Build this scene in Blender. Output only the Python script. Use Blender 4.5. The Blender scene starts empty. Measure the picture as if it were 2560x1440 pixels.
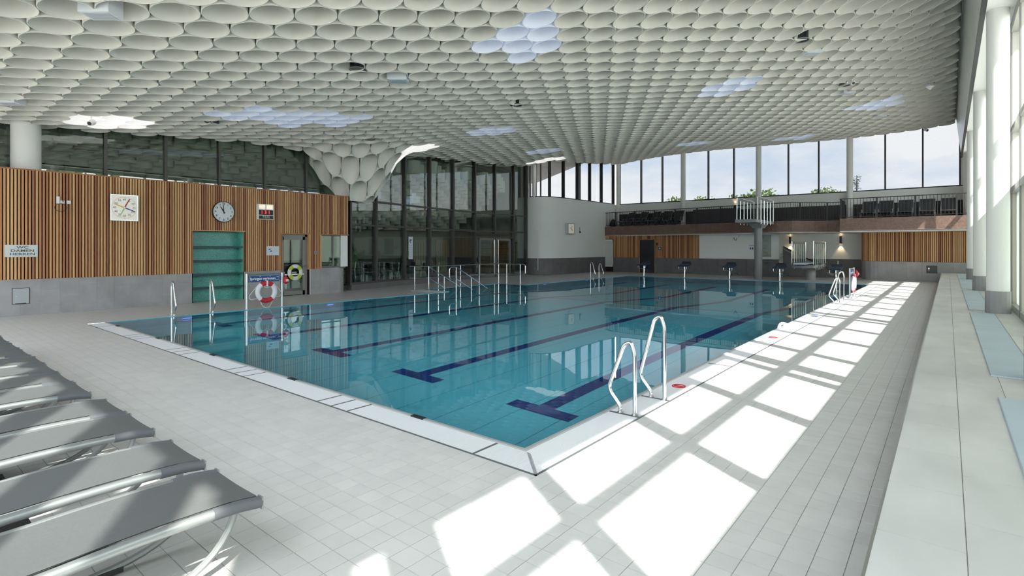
import bpy, bmesh, math, random
from mathutils import Vector, Matrix

random.seed(7)
scene = bpy.context.scene
COL = scene.collection
# ------------------------------------------------------------------ camera
F, HOR, CX, EYE = 1335.0, 618.0, 1280.0, 1.7
TH = math.radians(39.23)
CT, ST = math.cos(TH), math.sin(TH)
cam_d = bpy.data.cameras.new('camera')
cam_d.sensor_width = 36.0
cam_d.lens = 36.0 * F / 2560.0
cam_d.shift_y = (HOR - 720.0) / 2560.0
cam_d.clip_end = 900
cam_d.clip_start = 0.05
cam = bpy.data.objects.new('camera', cam_d)
COL.objects.link(cam)
cam.location = (0, 0, EYE)
cam.rotation_euler = (math.pi / 2, 0, TH)
scene.camera = cam

# ------------------------------------------------------------------ view, cycles
scene.view_settings.view_transform = 'Standard'
scene.view_settings.look = 'None'
scene.view_settings.gamma = 1.0
scene.view_settings.use_curve_mapping = False
scene.view_settings.exposure = 0.36
cy = scene.cycles
cy.max_bounces = 7
cy.diffuse_bounces = 3
cy.glossy_bounces = 3
cy.transmission_bounces = 4
cy.transparent_max_bounces = 12
cy.caustics_reflective = False
cy.caustics_refractive = True
cy.sample_clamp_indirect = 4.0
cy.blur_glossy = 0.5
cy.use_adaptive_sampling = True
cy.adaptive_threshold = 0.06
cy.adaptive_min_samples = 16
cy.use_denoising = True
try:
    cy.denoiser = 'OPENIMAGEDENOISE'
except Exception:
    pass

# ------------------------------------------------------------------ world: cloudy bright sky
world = bpy.data.worlds.new('sky')
scene.world = world
world.use_nodes = True
wt = world.node_tree
for n in list(wt.nodes):
    wt.nodes.remove(n)
def wn(t, **k):
    n = wt.nodes.new(t)
    for a, b in k.items():
        setattr(n, a, b)
    return n
wo = wn('ShaderNodeOutputWorld'); wb = wn('ShaderNodeBackground')
tc = wn('ShaderNodeTexCoord'); mp = wn('ShaderNodeMapping')
mp.inputs['Scale'].default_value = (1.0, 1.0, 2.6)
ns = wn('ShaderNodeTexNoise')
ns.inputs['Scale'].default_value = 3.4; ns.inputs['Detail'].default_value = 9; ns.inputs['Roughness'].default_value = 0.55
cr = wn('ShaderNodeValToRGB')
cr.color_ramp.elements[0].position = 0.34; cr.color_ramp.elements[0].color = (0.58, 0.70, 0.88, 1)
cr.color_ramp.elements[1].position = 0.56; cr.color_ramp.elements[1].color = (0.98, 0.98, 0.98, 1)
e = cr.color_ramp.elements.new(0.45); e.color = (0.76, 0.83, 0.92, 1)
wt.links.new(tc.outputs['Generated'], mp.inputs['Vector'])
wt.links.new(mp.outputs['Vector'], ns.inputs['Vector'])
wt.links.new(ns.outputs['Fac'], cr.inputs['Fac'])
wt.links.new(cr.outputs['Color'], wb.inputs['Color'])
wb.inputs['Strength'].default_value = 4.4
wt.links.new(wb.outputs['Background'], wo.inputs['Surface'])

# ------------------------------------------------------------------ sun
SUNV = Vector((0.539, -0.337, 0.772)).normalized()
sd = bpy.data.lights.new('sun', 'SUN')
sd.energy = 8.5
sd.angle = math.radians(0.7)
sd.color = (1.0, 0.96, 0.90)
so = bpy.data.objects.new('sun', sd)
COL.objects.link(so)
so.location = SUNV * 60
so.rotation_euler = SUNV.to_track_quat('Z', 'Y').to_euler()

# ------------------------------------------------------------------ pixel -> place helpers
def ray(px, py=HOR):
    u = (px - CX) / F
    return Vector((u * CT - ST, CT + u * ST, (HOR - py) / F))
def at_z(px, py, z=0.0):
    r = ray(px, py); t = (z - EYE) / r.z
    return Vector((r.x * t, r.y * t, z))
def at_x(px, py, x):
    r = ray(px, py); t = x / r.x
    return Vector((x, r.y * t, EYE + r.z * t))
def at_y(px, py, y):
    r = ray(px, py); t = y / r.y
    return Vector((r.x * t, y, EYE + r.z * t))
def project(p):
    d = p[1] * CT - p[0] * ST
    lat = p[0] * CT + p[1] * ST
    return (CX + F * lat / d, HOR - F * (p[2] - EYE) / d, d)

# ------------------------------------------------------------------ lettering outlines, made once
GLYPHS = {}
_tmp = []
for _b in [str(k) for k in range(1, 13)] + [str(k) for k in range(15, 61, 5)] + ['1 3 1', 'TIEFE', 'WC', 'DAMEN', 'HERREN', 'GALERIE', 'SPRUNG-', 'TURM', 'Springen verboten']:
    for _bold in (False, True):
        c = bpy.data.curves.new('t', 'FONT'); c.body = _b; c.size = 1.0; c.align_x = 'CENTER'; c.align_y = 'CENTER'
        c.extrude = 0.0015; c.offset = 0.022 if _bold else 0.0; c.resolution_u = 3
        o = bpy.data.objects.new('t', c); COL.objects.link(o); _tmp.append((_b, _bold, o))
_dg = bpy.context.evaluated_depsgraph_get()
for _b, _bold, o in _tmp:
    GLYPHS[(_b, _bold)] = bpy.data.meshes.new_from_object(o.evaluated_get(_dg))
for _b, _bold, o in _tmp:
    bpy.data.objects.remove(o)

# ------------------------------------------------------------------ materials
MATS = {}
def nodes_of(name):
    m = bpy.data.materials.new(name); m.use_nodes = True
    t = m.node_tree
    return m, t, t.nodes['Principled BSDF'], t.nodes['Material Output']
def mat(name, col, rough=0.5, metal=0.0, var=0.0, scale=6.0, bump=0.0, stretch=(1, 1, 1), rnd=0.0, emit=None, es=0.0, spec=None):
    """Principled surface; var = tonal noise, rnd = piece-to-piece variation."""
    if name in MATS:
        return MATS[name]
    m, t, b, o = nodes_of(name)
    b.inputs['Base Color'].default_value = (*col, 1)
    b.inputs['Roughness'].default_value = rough
    b.inputs['Metallic'].default_value = metal
    if spec is not None:
        b.inputs['Specular IOR Level'].default_value = spec
    L = t.links
    src = None
    if var > 0 or bump > 0:
        g = t.nodes.new('ShaderNodeTexCoord'); mpn = t.nodes.new('ShaderNodeMapping')
        mpn.inputs['Scale'].default_value = stretch
        nz = t.nodes.new('ShaderNodeTexNoise'); nz.inputs['Scale'].default_value = scale
        nz.inputs['Detail'].default_value = 5
        geo = t.nodes.new('ShaderNodeNewGeometry')
        L.new(geo.outputs['Position'], mpn.inputs['Vector']); L.new(mpn.outputs['Vector'], nz.inputs['Vector'])
        if var > 0:
            mr = t.nodes.new('ShaderNodeMapRange')
            mr.inputs['From Min'].default_value = 0.25; mr.inputs['From Max'].default_value = 0.75
            mr.inputs['To Min'].default_value = 1 - var; mr.inputs['To Max'].default_value = 1 + var
            L.new(nz.outputs['Fac'], mr.inputs['Value'])
            src = mr.outputs['Result']
        if bump > 0:
            bp = t.nodes.new('ShaderNodeBump'); bp.inputs['Strength'].default_value = bump
            bp.inputs['Distance'].default_value = 0.01
            L.new(nz.outputs['Fac'], bp.inputs['Height']); L.new(bp.outputs['Normal'], b.inputs['Normal'])
    if rnd > 0:
        oi = t.nodes.new('ShaderNodeObjectInfo'); ge = t.nodes.new('ShaderNodeNewGeometry')
        ad = t.nodes.new('ShaderNodeMath'); ad.operation = 'ADD'
        fr = t.nodes.new('ShaderNodeMath'); fr.operation = 'FRACT'
        L.new(oi.outputs['Random'], ad.inputs[0]); L.new(ge.outputs['Random Per Island'], ad.inputs[1])
        L.new(ad.outputs[0], fr.inputs[0])
        m2 = t.nodes.new('ShaderNodeMapRange')
        m2.inputs['To Min'].default_value = 1 - rnd; m2.inputs['To Max'].default_value = 1 + rnd
        L.new(fr.outputs[0], m2.inputs['Value'])
        if src is not None:
            mm = t.nodes.new('ShaderNodeMath'); mm.operation = 'MULTIPLY'
            L.new(src, mm.inputs[0]); L.new(m2.outputs['Result'], mm.inputs[1]); src = mm.outputs[0]
        else:
            src = m2.outputs['Result']
    if src is not None:
        hs = t.nodes.new('ShaderNodeHueSaturation')
        hs.inputs['Color'].default_value = (*col, 1)
        L.new(src, hs.inputs['Value']); L.new(hs.outputs['Color'], b.inputs['Base Color'])
    if emit is not None:
        b.inputs['Emission Color'].default_value = (*emit, 1); b.inputs['Emission Strength'].default_value = es
    MATS[name] = m
    return m

def grid_mat(name, tile, grout, px, py, ox, oy, gw, rough, axes=('X', 'Y'), var=0.05, stagger=0.0):
    """tile colour with joints on a world grid; pieces too far off to build one by one."""
    m, t, b, o = nodes_of(name); L = t.links
    geo = t.nodes.new('ShaderNodeNewGeometry'); sep = t.nodes.new('ShaderNodeSeparateXYZ')
    L.new(geo.outputs['Position'], sep.inputs[0])
    def M(op, a, b2=None):
        n = t.nodes.new('ShaderNodeMath'); n.operation = op
        for i, v in enumerate((a, b2)):
            if v is None: continue
            if hasattr(v, 'is_output'): L.new(v, n.inputs[i])
            else: n.inputs[i].default_value = v
        return n.outputs[0]
    A = M('DIVIDE', M('SUBTRACT', sep.outputs[axes[0]], ox), px)
    B = M('DIVIDE', M('SUBTRACT', sep.outputs[axes[1]], oy), py)
    if stagger:
        B = M('ADD', B, M('MULTIPLY', M('FLOOR', A), stagger))
    fa = M('FRACT', A); fb = M('FRACT', B)
    la = M('LESS_THAN', fa, gw / px); lb = M('LESS_THAN', fb, gw / py)
    line = M('MAXIMUM', la, lb)
    cid = t.nodes.new('ShaderNodeCombineXYZ')
    L.new(M('FLOOR', A), cid.inputs[0]); L.new(M('FLOOR', B), cid.inputs[1])
    wnz = t.nodes.new('ShaderNodeTexWhiteNoise'); wnz.noise_dimensions = '3D'
    L.new(cid.outputs[0], wnz.inputs['Vector'])
    nz = t.nodes.new('ShaderNodeTexNoise'); nz.inputs['Scale'].default_value = 3.0; nz.inputs['Detail'].default_value = 5
    L.new(geo.outputs['Position'], nz.inputs['Vector'])
    val = M('ADD', M('MULTIPLY', wnz.outputs['Value'], var * 1.2), M('MULTIPLY', nz.outputs['Fac'], var * 2))
    val = M('ADD', val, 1.0 - 1.6 * var)
    hs = t.nodes.new('ShaderNodeHueSaturation'); hs.inputs['Color'].default_value = (*tile, 1)
    L.new(val, hs.inputs['Value'])
    mx = t.nodes.new('ShaderNodeMix'); mx.data_type = 'RGBA'
    L.new(line, mx.inputs['Factor']); L.new(hs.outputs['Color'], mx.inputs['A']); mx.inputs['B'].default_value = (*grout, 1)
    L.new(mx.outputs['Result'], b.inputs['Base Color'])
    b.inputs['Roughness'].default_value = rough
    MATS[name] = m
    return m

def glass_mat(name, tint, base=0.06, rough=0.0):
    m, t, b, o = nodes_of(name); L = t.links
    t.nodes.remove(b)
    tr = t.nodes.new('ShaderNodeBsdfTransparent'); tr.inputs['Color'].default_value = (*tint, 1)
    gl = t.nodes.new('ShaderNodeBsdfGlossy'); gl.inputs['Roughness'].default_value = rough
    gl.inputs['Color'].default_value = (0.95, 0.98, 0.97, 1)
    fr = t.nodes.new('ShaderNodeLayerWeight'); fr.inputs['Blend'].default_value = 0.5
    pw_ = t.nodes.new('ShaderNodeMath'); pw_.operation = 'POWER'; pw_.inputs[1].default_value = 5.0
    L.new(fr.outputs['Facing'], pw_.inputs[0])
    mr = t.nodes.new('ShaderNodeMapRange'); mr.inputs['To Min'].default_value = base; mr.inputs['To Max'].default_value = 1.0
    L.new(pw_.outputs[0], mr.inputs['Value'])
    mx = t.nodes.new('ShaderNodeMixShader')
    L.new(mr.outputs['Result'], mx.inputs['Fac']); L.new(tr.outputs[0], mx.inputs[1]); L.new(gl.outputs[0], mx.inputs[2])
    L.new(mx.outputs[0], o.inputs['Surface'])
    MATS[name] = m
    return m

TILE_P = 0.15
GX, GY = -2.37, 3.185              # outer corner of the gutter, origin of the floor grid
floor_tile = mat('floor_tile', (0.66, 0.655, 0.63), 0.42, var=0.05, scale=4.0, rnd=0.035)
floor_grout = mat('floor_grout', (0.40, 0.41, 0.40), 0.8)
floor_far = grid_mat('floor_far', (0.66, 0.655, 0.63), (0.44, 0.45, 0.44), TILE_P, TILE_P, GX, GY, 0.005, 0.42, var=0.05)
bench_tile = mat('bench_tile', (0.68, 0.68, 0.67), 0.45, var=0.13, scale=2.2, rnd=0.03, stretch=(1.0, .5, 1))
bench_grout = mat('bench_grout', (0.72, 0.72, 0.70), 0.7)
dado_tile = mat('dado_tile', (0.35, 0.345, 0.35), 0.5, var=0.14, scale=2.6, rnd=0.06)
dado_dark = mat('dado_dark', (0.15, 0.143, 0.148), 0.5, var=0.14, scale=2.6, rnd=0.08)
dado_grout = mat('dado_grout', (0.46, 0.46, 0.45), 0.8)
white_wall = mat('white_wall', (0.86, 0.88, 0.85), 0.7, var=0.012, scale=1.0)
white_paint = mat('white_paint', (0.90, 0.90, 0.87), 0.55)
tube_white = mat('ceiling_tube_white', (0.82, 0.80, 0.735), 0.6)
tube_back = mat('ceiling_back', (0.55, 0.55, 0.52), 0.8)
tube_lamp = mat('lamp_tube_blue', (0.80, 0.83, 0.90), 0.5, emit=(0.66, 0.76, 1.0), es=0.09)
tube_bright = mat('lamp_tube_bright', (0.85, 0.85, 0.85), 0.5, emit=(1.0, 0.97, 0.94), es=0.30)
slat_back = mat('slat_backing', (0.02, 0.011, 0.008), 0.9)
dark_metal = mat('dark_metal', (0.035, 0.036, 0.038), 0.45, 0.3)
bronze = mat('bronze_frame', (0.10, 0.095, 0.088), 0.45, 0.3)
grey_frame = mat('grey_frame', (0.23, 0.225, 0.21), 0.45, 0.2)
steel = mat('brushed_steel', (0.80, 0.80, 0.80), 0.13, 1.0)
steel_mat = mat('satin_steel', (0.62, 0.64, 0.65), 0.3, 1.0)
silver = mat('silver_sheet', (0.80, 0.82, 0.81), 0.35, 0.5, var=0.1, scale=1.6, bump=0.35, stretch=(1, 2.5, 1))
grate_white = mat('grate_white', (0.86, 0.87, 0.89), 0.5)
grate_dark = mat('grate_dark', (0.13, 0.14, 0.145), 0.5)
lip_mat = mat('pool_lip', (0.50, 0.51, 0.50), 0.35, 0.3)
brown_mosaic = grid_mat('brown_mosaic', (0.22, 0.135, 0.105), (0.14, 0.088, 0.07), 0.05, 0.05, 0, 0, 0.006, 0.5, axes=('X', 'Z'), var=0.28)
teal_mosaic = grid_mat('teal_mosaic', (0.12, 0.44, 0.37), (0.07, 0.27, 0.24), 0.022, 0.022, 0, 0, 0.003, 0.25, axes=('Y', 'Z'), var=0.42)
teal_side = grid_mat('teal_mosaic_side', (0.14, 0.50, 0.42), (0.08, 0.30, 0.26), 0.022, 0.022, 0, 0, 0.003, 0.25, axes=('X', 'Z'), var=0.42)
teal_dark = mat('teal_shelf_edge', (0.012, 0.05, 0.055), 0.4)
black = mat('black_plastic', (0.012, 0.012, 0.013), 0.5)
navy = mat('navy_block', (0.014, 0.035, 0.095), 0.5)
blue_sign = mat('blue_sign', (0.012, 0.075, 0.25), 0.4)
red = mat('ring_red', (0.60, 0.02, 0.03), 0.5)
ring_white = mat('ring_white', (0.85, 0.85, 0.86), 0.5)
lime = mat('lime', (0.55, 0.63, 0.08), 0.5)
rope = mat('rope_white', (0.80, 0.80, 0.78), 0.8)
paper = mat('paper_white', (0.72, 0.78, 0.82), 0.6)
print_dark = mat('print_dark', (0.04, 0.045, 0.05), 0.7)
print_white = mat('print_white', (0.85, 0.87, 0.9), 0.6)
lane_blue = mat('lane_blue', (0.010, 0.050, 0.30), 0.5)
mat_blue = mat('foam_mat_blue', (0.56, 0.66, 0.74), 0.75, var=0.05, scale=2)
sling = mat('sling_fabric', (0.115, 0.122, 0.120), 0.7, var=0.06, scale=60)
lframe = mat('lounger_frame', (0.33, 0.35, 0.345), 0.42, 0.55)
lsleeve = mat('lounger_sleeve', (0.115, 0.125, 0.135), 0.6)
ldark = mat('lounger_rubber', (0.05, 0.05, 0.052), 0.6)
concrete = mat('concrete_grey', (0.30, 0.30, 0.295), 0.7, var=0.06, scale=5)
glass_clear = glass_mat('window_glass', (0.95, 0.97, 0.97), 0.03)
glass_dark = glass_mat('partition_glass', (0.88, 0.93, 0.90), 0.10)
glass_upper = glass_mat('clerestory_glass', (0.78, 0.84, 0.80), 0.12)
glass_dimmed = glass_mat('sky_dimming_glass', (0.405, 0.41, 0.415), 0.03)  # grey tint added to the far panes to darken the bright sky
glass_thin = glass_mat('railing_glass', (0.80, 0.83, 0.82), 0.05)

# frosted lower panes: diffuse the daylight
def frosted():
    m, t, b, o = nodes_of('frosted_glass'); L = t.links
    t.nodes.remove(b)
    d = t.nodes.new('ShaderNodeBsdfDiffuse'); d.inputs['Color'].default_value = (0.70, 0.74, 0.70, 1)
    tl = t.nodes.new('ShaderNodeBsdfTranslucent'); tl.inputs['Color'].default_value = (0.62, 0.66, 0.62, 1)
    mx = t.nodes.new('ShaderNodeMixShader'); mx.inputs[0].default_value = 0.6
    L.new(d.outputs[0], mx.inputs[1]); L.new(tl.outputs[0], mx.inputs[2]); L.new(mx.outputs[0], o.inputs['Surface'])
    return m
frost = frosted()

# wood: each slat takes a tone of its own
def wood_mat():
    m, t, b, o = nodes_of('cedar_wood'); L = t.links
    oi = t.nodes.new('ShaderNodeObjectInfo'); rp = t.nodes.new('ShaderNodeValToRGB')
    rp.color_ramp.elements[0].position = 0.0; rp.color_ramp.elements[0].color = (0.30, 0.105, 0.048, 1)
    rp.color_ramp.elements[1].position = 1.0; rp.color_ramp.elements[1].color = (0.74, 0.44, 0.20, 1)
    for p, c in ((0.2, (0.44, 0.185, 0.08)), (0.45, (0.58, 0.29, 0.125)), (0.75, (0.67, 0.37, 0.165))):
        e = rp.color_ramp.elements.new(p); e.color = (*c, 1)
    geo = t.nodes.new('ShaderNodeNewGeometry'); mpn = t.nodes.new('ShaderNodeMapping')
    mpn.inputs['Scale'].default_value = (30, 30, 1.2)
    nz = t.nodes.new('ShaderNodeTexNoise'); nz.inputs['Scale'].default_value = 2.0; nz.inputs['Detail'].default_value = 4
    L.new(geo.outputs['Position'], mpn.inputs['Vector']); L.new(mpn.outputs[0], nz.inputs['Vector'])
    mr = t.nodes.new('ShaderNodeMapRange'); mr.inputs['To Min'].default_value = 0.75; mr.inputs['To Max'].default_value = 1.25
    L.new(nz.outputs['Fac'], mr.inputs['Value'])
    hs = t.nodes.new('ShaderNodeHueSaturation')
    L.new(oi.outputs['Random'], rp.inputs['Fac']); L.new(rp.outputs['Color'], hs.inputs['Color']); L.new(mr.outputs[0], hs.inputs['Value'])
    L.new(hs.outputs['Color'], b.inputs['Base Color']); b.inputs['Roughness'].default_value = 0.5
    return m
wood = wood_mat()

# pool floor: blue panels with thin seams along the length
def pool_mat():
    m, t, b, o = nodes_of('pool_floor_blue'); L = t.links
    geo = t.nodes.new('ShaderNodeNewGeometry'); sep = t.nodes.new('ShaderNodeSeparateXYZ'); L.new(geo.outputs['Position'], sep.inputs[0])
    d = t.nodes.new('ShaderNodeMath'); d.operation = 'DIVIDE'; d.inputs[1].default_value = 0.62; L.new(sep.outputs['X'], d.inputs[0])
    f = t.nodes.new('ShaderNodeMath'); f.operation = 'FRACT'; L.new(d.outputs[0], f.inputs[0])
    l = t.nodes.new('ShaderNodeMath'); l.operation = 'LESS_THAN'; l.inputs[1].default_value = 0.02; L.new(f.outputs[0], l.inputs[0])
    mx = t.nodes.new('ShaderNodeMix'); mx.data_type = 'RGBA'
    mx.inputs['A'].default_value = (0.17, 0.76, 0.97, 1); mx.inputs['B'].default_value = (0.05, 0.34, 0.55, 1)
    L.new(l.outputs[0], mx.inputs['Factor']); L.new(mx.outputs['Result'], b.inputs['Base Color'])
    b.inputs['Roughness'].default_value = 0.6; b.inputs['Specular IOR Level'].default_value = 0.1
    return m
pool_floor_mat = pool_mat()
pool_wall_mat = mat('pool_wall_blue', (0.11, 0.52, 0.70), 0.6, spec=0.1)
def water_mat():
    m, t, b, o = nodes_of('pool_water'); L = t.links
    t.nodes.remove(b)
    g = t.nodes.new('ShaderNodeBsdfGlass'); g.inputs['IOR'].default_value = 1.33; g.inputs['Roughness'].default_value = 0.0
    g.inputs['Color'].default_value = (0.97, 1.0, 1.0, 1)
    geo = t.nodes.new('ShaderNodeNewGeometry'); nz = t.nodes.new('ShaderNodeTexNoise')
    nz.inputs['Scale'].default_value = 0.9; nz.inputs['Detail'].default_value = 2
    L.new(geo.outputs['Position'], nz.inputs['Vector'])
    bp = t.nodes.new('ShaderNodeBump'); bp.inputs['Strength'].default_value = 0.035; bp.inputs['Distance'].default_value = 0.03
    L.new(nz.outputs['Fac'], bp.inputs['Height']); L.new(bp.outputs['Normal'], g.inputs['Normal'])
    L.new(g.outputs[0], o.inputs['Surface'])
    return m
water = water_mat()

# ------------------------------------------------------------------ mesh builder
class MB:
    def __init__(s):
        s.v = []; s.f = []
    def add(s, vs, fs):
        o = len(s.v); s.v += [tuple(p) for p in vs]; s.f += [tuple(i + o for i in f) for f in fs]; return s
    def box(s, a, b, M=None):
        x0, y0, z0 = a; x1, y1, z1 = b
        vs = [Vector(p) for p in ((x0, y0, z0), (x1, y0, z0), (x1, y1, z0), (x0, y1, z0), (x0, y0, z1), (x1, y0, z1), (x1, y1, z1), (x0, y1, z1))]
        if M is not None: vs = [M @ p for p in vs]
        return s.add(vs, [(0, 3, 2, 1), (4, 5, 6, 7), (0, 1, 5, 4), (1, 2, 6, 5), (2, 3, 7, 6), (3, 0, 4, 7)])
    def quad(s, *p):
        return s.add(p, [tuple(range(len(p)))])
    def prism(s, poly, z0, z1):
        n = len(poly)
        vs = [(p[0], p[1], z0) for p in poly] + [(p[0], p[1], z1) for p in poly]
        fs = [tuple(reversed(range(n))), tuple(range(n, 2 * n))] + [(i, (i + 1) % n, n + (i + 1) % n, n + i) for i in range(n)]
        return s.add(vs, fs)
    def ribbon(s, line, z0, z1, th):
        """wall along a polyline, th > 0 thickens to the left of travel"""
        n = len(line); out = []
        for i, p in enumerate(line):
            a = Vector(line[max(i - 1, 0)][:2]); b = Vector(line[min(i + 1, n - 1)][:2]); t = (b - a).normalized()
            out.append((p[0] - t.y * th, p[1] + t.x * th))
        vs = [(p[0], p[1], z) for z in (z0, z1) for p in list(line) + out]; N = 2 * n
        fs = []
        for i in range(n - 1):
            fs += [(i, i + 1, N + i + 1, N + i), (n + i + 1, n + i, N + n + i, N + n + i + 1), (N + i, N + i + 1, N + n + i + 1, N + n + i), (i + 1, i, n + i, n + i + 1)]
        fs += [(0, N, N + n, n), (n - 1, 2 * n - 1, N + 2 * n - 1, N + n - 1)]
        return s.add(vs, fs)
    def tube(s, path, r, seg=10, closed=False, cap=True):
        P = [Vector(p) for p in path]; n = len(P); rings = []
        R = r if isinstance(r, (list, tuple)) else [r] * n
        up = None
        for i, p in enumerate(P):
            if closed: t = (P[(i + 1) % n] - P[i - 1]).normalized()
            else: t = (P[min(i + 1, n - 1)] - P[max(i - 1, 0)]).normalized()
            if up is None:
                up = Vector((0, 0, 1)) if abs(t.z) < 0.9 else Vector((1, 0, 0))
            a = (up - t * up.dot(t))
            if a.length < 1e-4: a = t.orthogonal()
            a.normalize(); up = a; c = t.cross(a)
            rings.append([p + (a * math.cos(k * 2 * math.pi / seg) + c * math.sin(k * 2 * math.pi / seg)) * R[i] for k in range(seg)])
        vs = [q for rg in rings for q in rg]; fs = []
        for i in range(n if closed else n - 1):
            j = (i + 1) % n
            for k in range(seg):
                l = (k + 1) % seg
                fs.append((i * seg + k, i * seg + l, j * seg + l, j * seg + k))
        if cap and not closed:
            fs.append(tuple(reversed(range(seg)))); fs.append(tuple(range((n - 1) * seg, n * seg)))
        return s.add(vs, fs)
    def cyl(s, c, r, z0, z1, seg=24):
        return s.tube([(c[0], c[1], z0), (c[0], c[1], z1)], r, seg)
    def disk(s, M, r, th, seg=32):
        """disk in the local xy plane of M, thickness along +z"""
        p0 = [M @ Vector((r * math.cos(a), r * math.sin(a), 0)) for a in [k * 2 * math.pi / seg for k in range(seg)]]
        p1 = [M @ Vector((r * math.cos(a), r * math.sin(a), th)) for a in [k * 2 * math.pi / seg for k in range(seg)]]
        fs = [tuple(reversed(range(seg))), tuple(range(seg, 2 * seg))] + [(i, (i + 1) % seg, seg + (i + 1) % seg, seg + i) for i in range(seg)]
        return s.add(p0 + p1, fs)
    def build(s, name, m, parent=None, smooth=False):
        me = bpy.data.meshes.new(name); me.from_pydata(s.v, [], s.f); me.update()
        if smooth:
            me.polygons.foreach_set('use_smooth', [True] * len(me.polygons))
            try: me.set_sharp_from_angle(angle=math.radians(40))
            except Exception: pass
        me.materials.append(m)
        o = bpy.data.objects.new(name, me); COL.objects.link(o)
        if parent is not None:
            adopt(o, parent)
        return o
def world_of(o):
    m = o.matrix_basis
    return m if o.parent is None else world_of(o.parent) @ o.matrix_parent_inverse @ m
def adopt(o, parent):
    o.parent = parent; o.matrix_parent_inverse = world_of(parent).inverted(); return o
def arc(p0, pm, p1, n=8):
    """quadratic bend p0 -> p1 with handle pm"""
    p0, pm, p1 = Vector(p0), Vector(pm), Vector(p1)
    return [(1 - t) ** 2 * p0 + 2 * t * (1 - t) * pm + t * t * p1 for t in [i / n for i in range(n + 1)]]
def bent(pts, r=0.05, n=5):
    """polyline with rounded corners"""
    P = [Vector(p) for p in pts]; out = [P[0]]
    for i in range(1, len(P) - 1):
        a = (P[i - 1] - P[i]); b = (P[i + 1] - P[i])
        k = min(r, a.length * .45, b.length * .45)
        out += arc(P[i] + a.normalized() * k, P[i], P[i] + b.normalized() * k, n)
    out.append(P[-1]); return out
def empty(name, loc, label=None, cat=None, group=None, rz=0.0):
    o = bpy.data.objects.new(name, None); COL.objects.link(o); o.location = loc; o.rotation_euler = (0, 0, rz)
    o.empty_display_size = 0.1
    return tag(o, label, cat, group)
def tag(o, label=None, cat=None, group=None, kind=None):
    if label: o['label'] = label
    if cat: o['category'] = cat
    if group: o['group'] = group
    if kind: o['kind'] = kind
    return o
def struct(o):
    o['kind'] = 'structure'; return o
def kids(o):
    return [c for c in bpy.data.objects if c.parent == o]
def copy_tree(o, loc, rz, parent=None, ch=None):
    c = o.copy(); COL.objects.link(c)
    if parent is None: c.location = loc; c.rotation_euler = (0, 0, rz)
    else: c.parent = parent
    for k in (ch if ch is not None else kids(o)):
        copy_tree(k, None, 0, c)
    return c
def mframe(o, x, y, z):
    return Matrix(((x[0], y[0], z[0], o[0]), (x[1], y[1], z[1], o[1]), (x[2], y[2], z[2], o[2]), (0, 0, 0, 1)))
def on_left(y, z, x): return mframe((x, y, z), (0, 1, 0), (0, 0, 1), (1, 0, 0))      # faces +X
def on_far(x, z, y): return mframe((x, y, z), (1, 0, 0), (0, 0, 1), (0, -1, 0))      # faces -Y
def text(body, size, M, m, parent, name='lettering', bold=0.0, wide=1.0):
    me = GLYPHS[(body, bold > 0)].copy()
    me.transform(M @ Matrix.Diagonal((size * wide, size, 1, 1))); me.materials.clear(); me.materials.append(m)
    q = bpy.data.objects.new(name, me); COL.objects.link(q)
    if parent is not None: adopt(q, parent)
    return q
def hand(M, ang, L, w, m, parent, name, off=0.0, tail=0.0):
    """clock hand: ang clockwise from 12"""
    d = Vector((math.sin(ang), math.cos(ang), 0)); n = Vector((d.y, -d.x, 0))
    b = MB(); p = [d * -tail - n * w / 2, d * -tail + n * w / 2, d * L + n * w * .35, d * L - n * w * .35]
    b.add([M @ (q + Vector((0, 0, off))) for q in p] + [M @ (q + Vector((0, 0, off + .004))) for q in p],
          [(3, 2, 1, 0), (4, 5, 6, 7), (0, 1, 5, 4), (1, 2, 6, 5), (2, 3, 7, 6), (3, 0, 4, 7)])
    return b.build(name, m, parent)

# ------------------------------------------------------------------ key dimensions
PX0, PX1 = -14.75, -2.78            # pool water, across
PY0, PY1 = 3.57, 28.95              # pool water, along
LANES = [-13.85 + 2.437 * i for i in range(5)]
WL = -17.77                          # face of the left wall
YF = 33.3                            # far wall at floor level
YG = 35.1                            # back of the gallery, upper far glazing
ZG = 3.13                            # gallery floor
BZ = 0.45                            # bench height

def S_base(x, y):
    a = (x + 10) / 10; b = (y - 17) / 18
    return (6.3501 + 1.6309 * b + .0132 * b * b - .08 * b ** 3 + .4311 * a - .6517 * a * b - .0796 * a * b * b
            + .5046 * a * a - .7496 * a * a * b + .5197 * a ** 3)
FUN = Vector((-18.55, 12.55))
PROF = [(0, 3.5), (.8, 3.55), (1.4, 4.37), (1.75, 4.95), (2.7, 5.40)]
def S(x, y):
    z = S_base(x, y)
    r = math.hypot(x - FUN.x, y - FUN.y)
    if r < 4.2:
        if r <= .8: g = 1.0
        elif r < 1.4: g = 1.0 - .42 * (r - .8) / .6
        elif r < 1.75: g = .58 - .28 * (r - 1.4) / .35
        elif r < 2.7: t = (r - 1.75) / .95; g = .30 * (1 - t) ** 1.6 + .06 * t
        else: g = .06 * (1 - (r - 2.7) / 1.5)
        z -= (z - 3.5) * max(g, 0)
    return z

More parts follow.
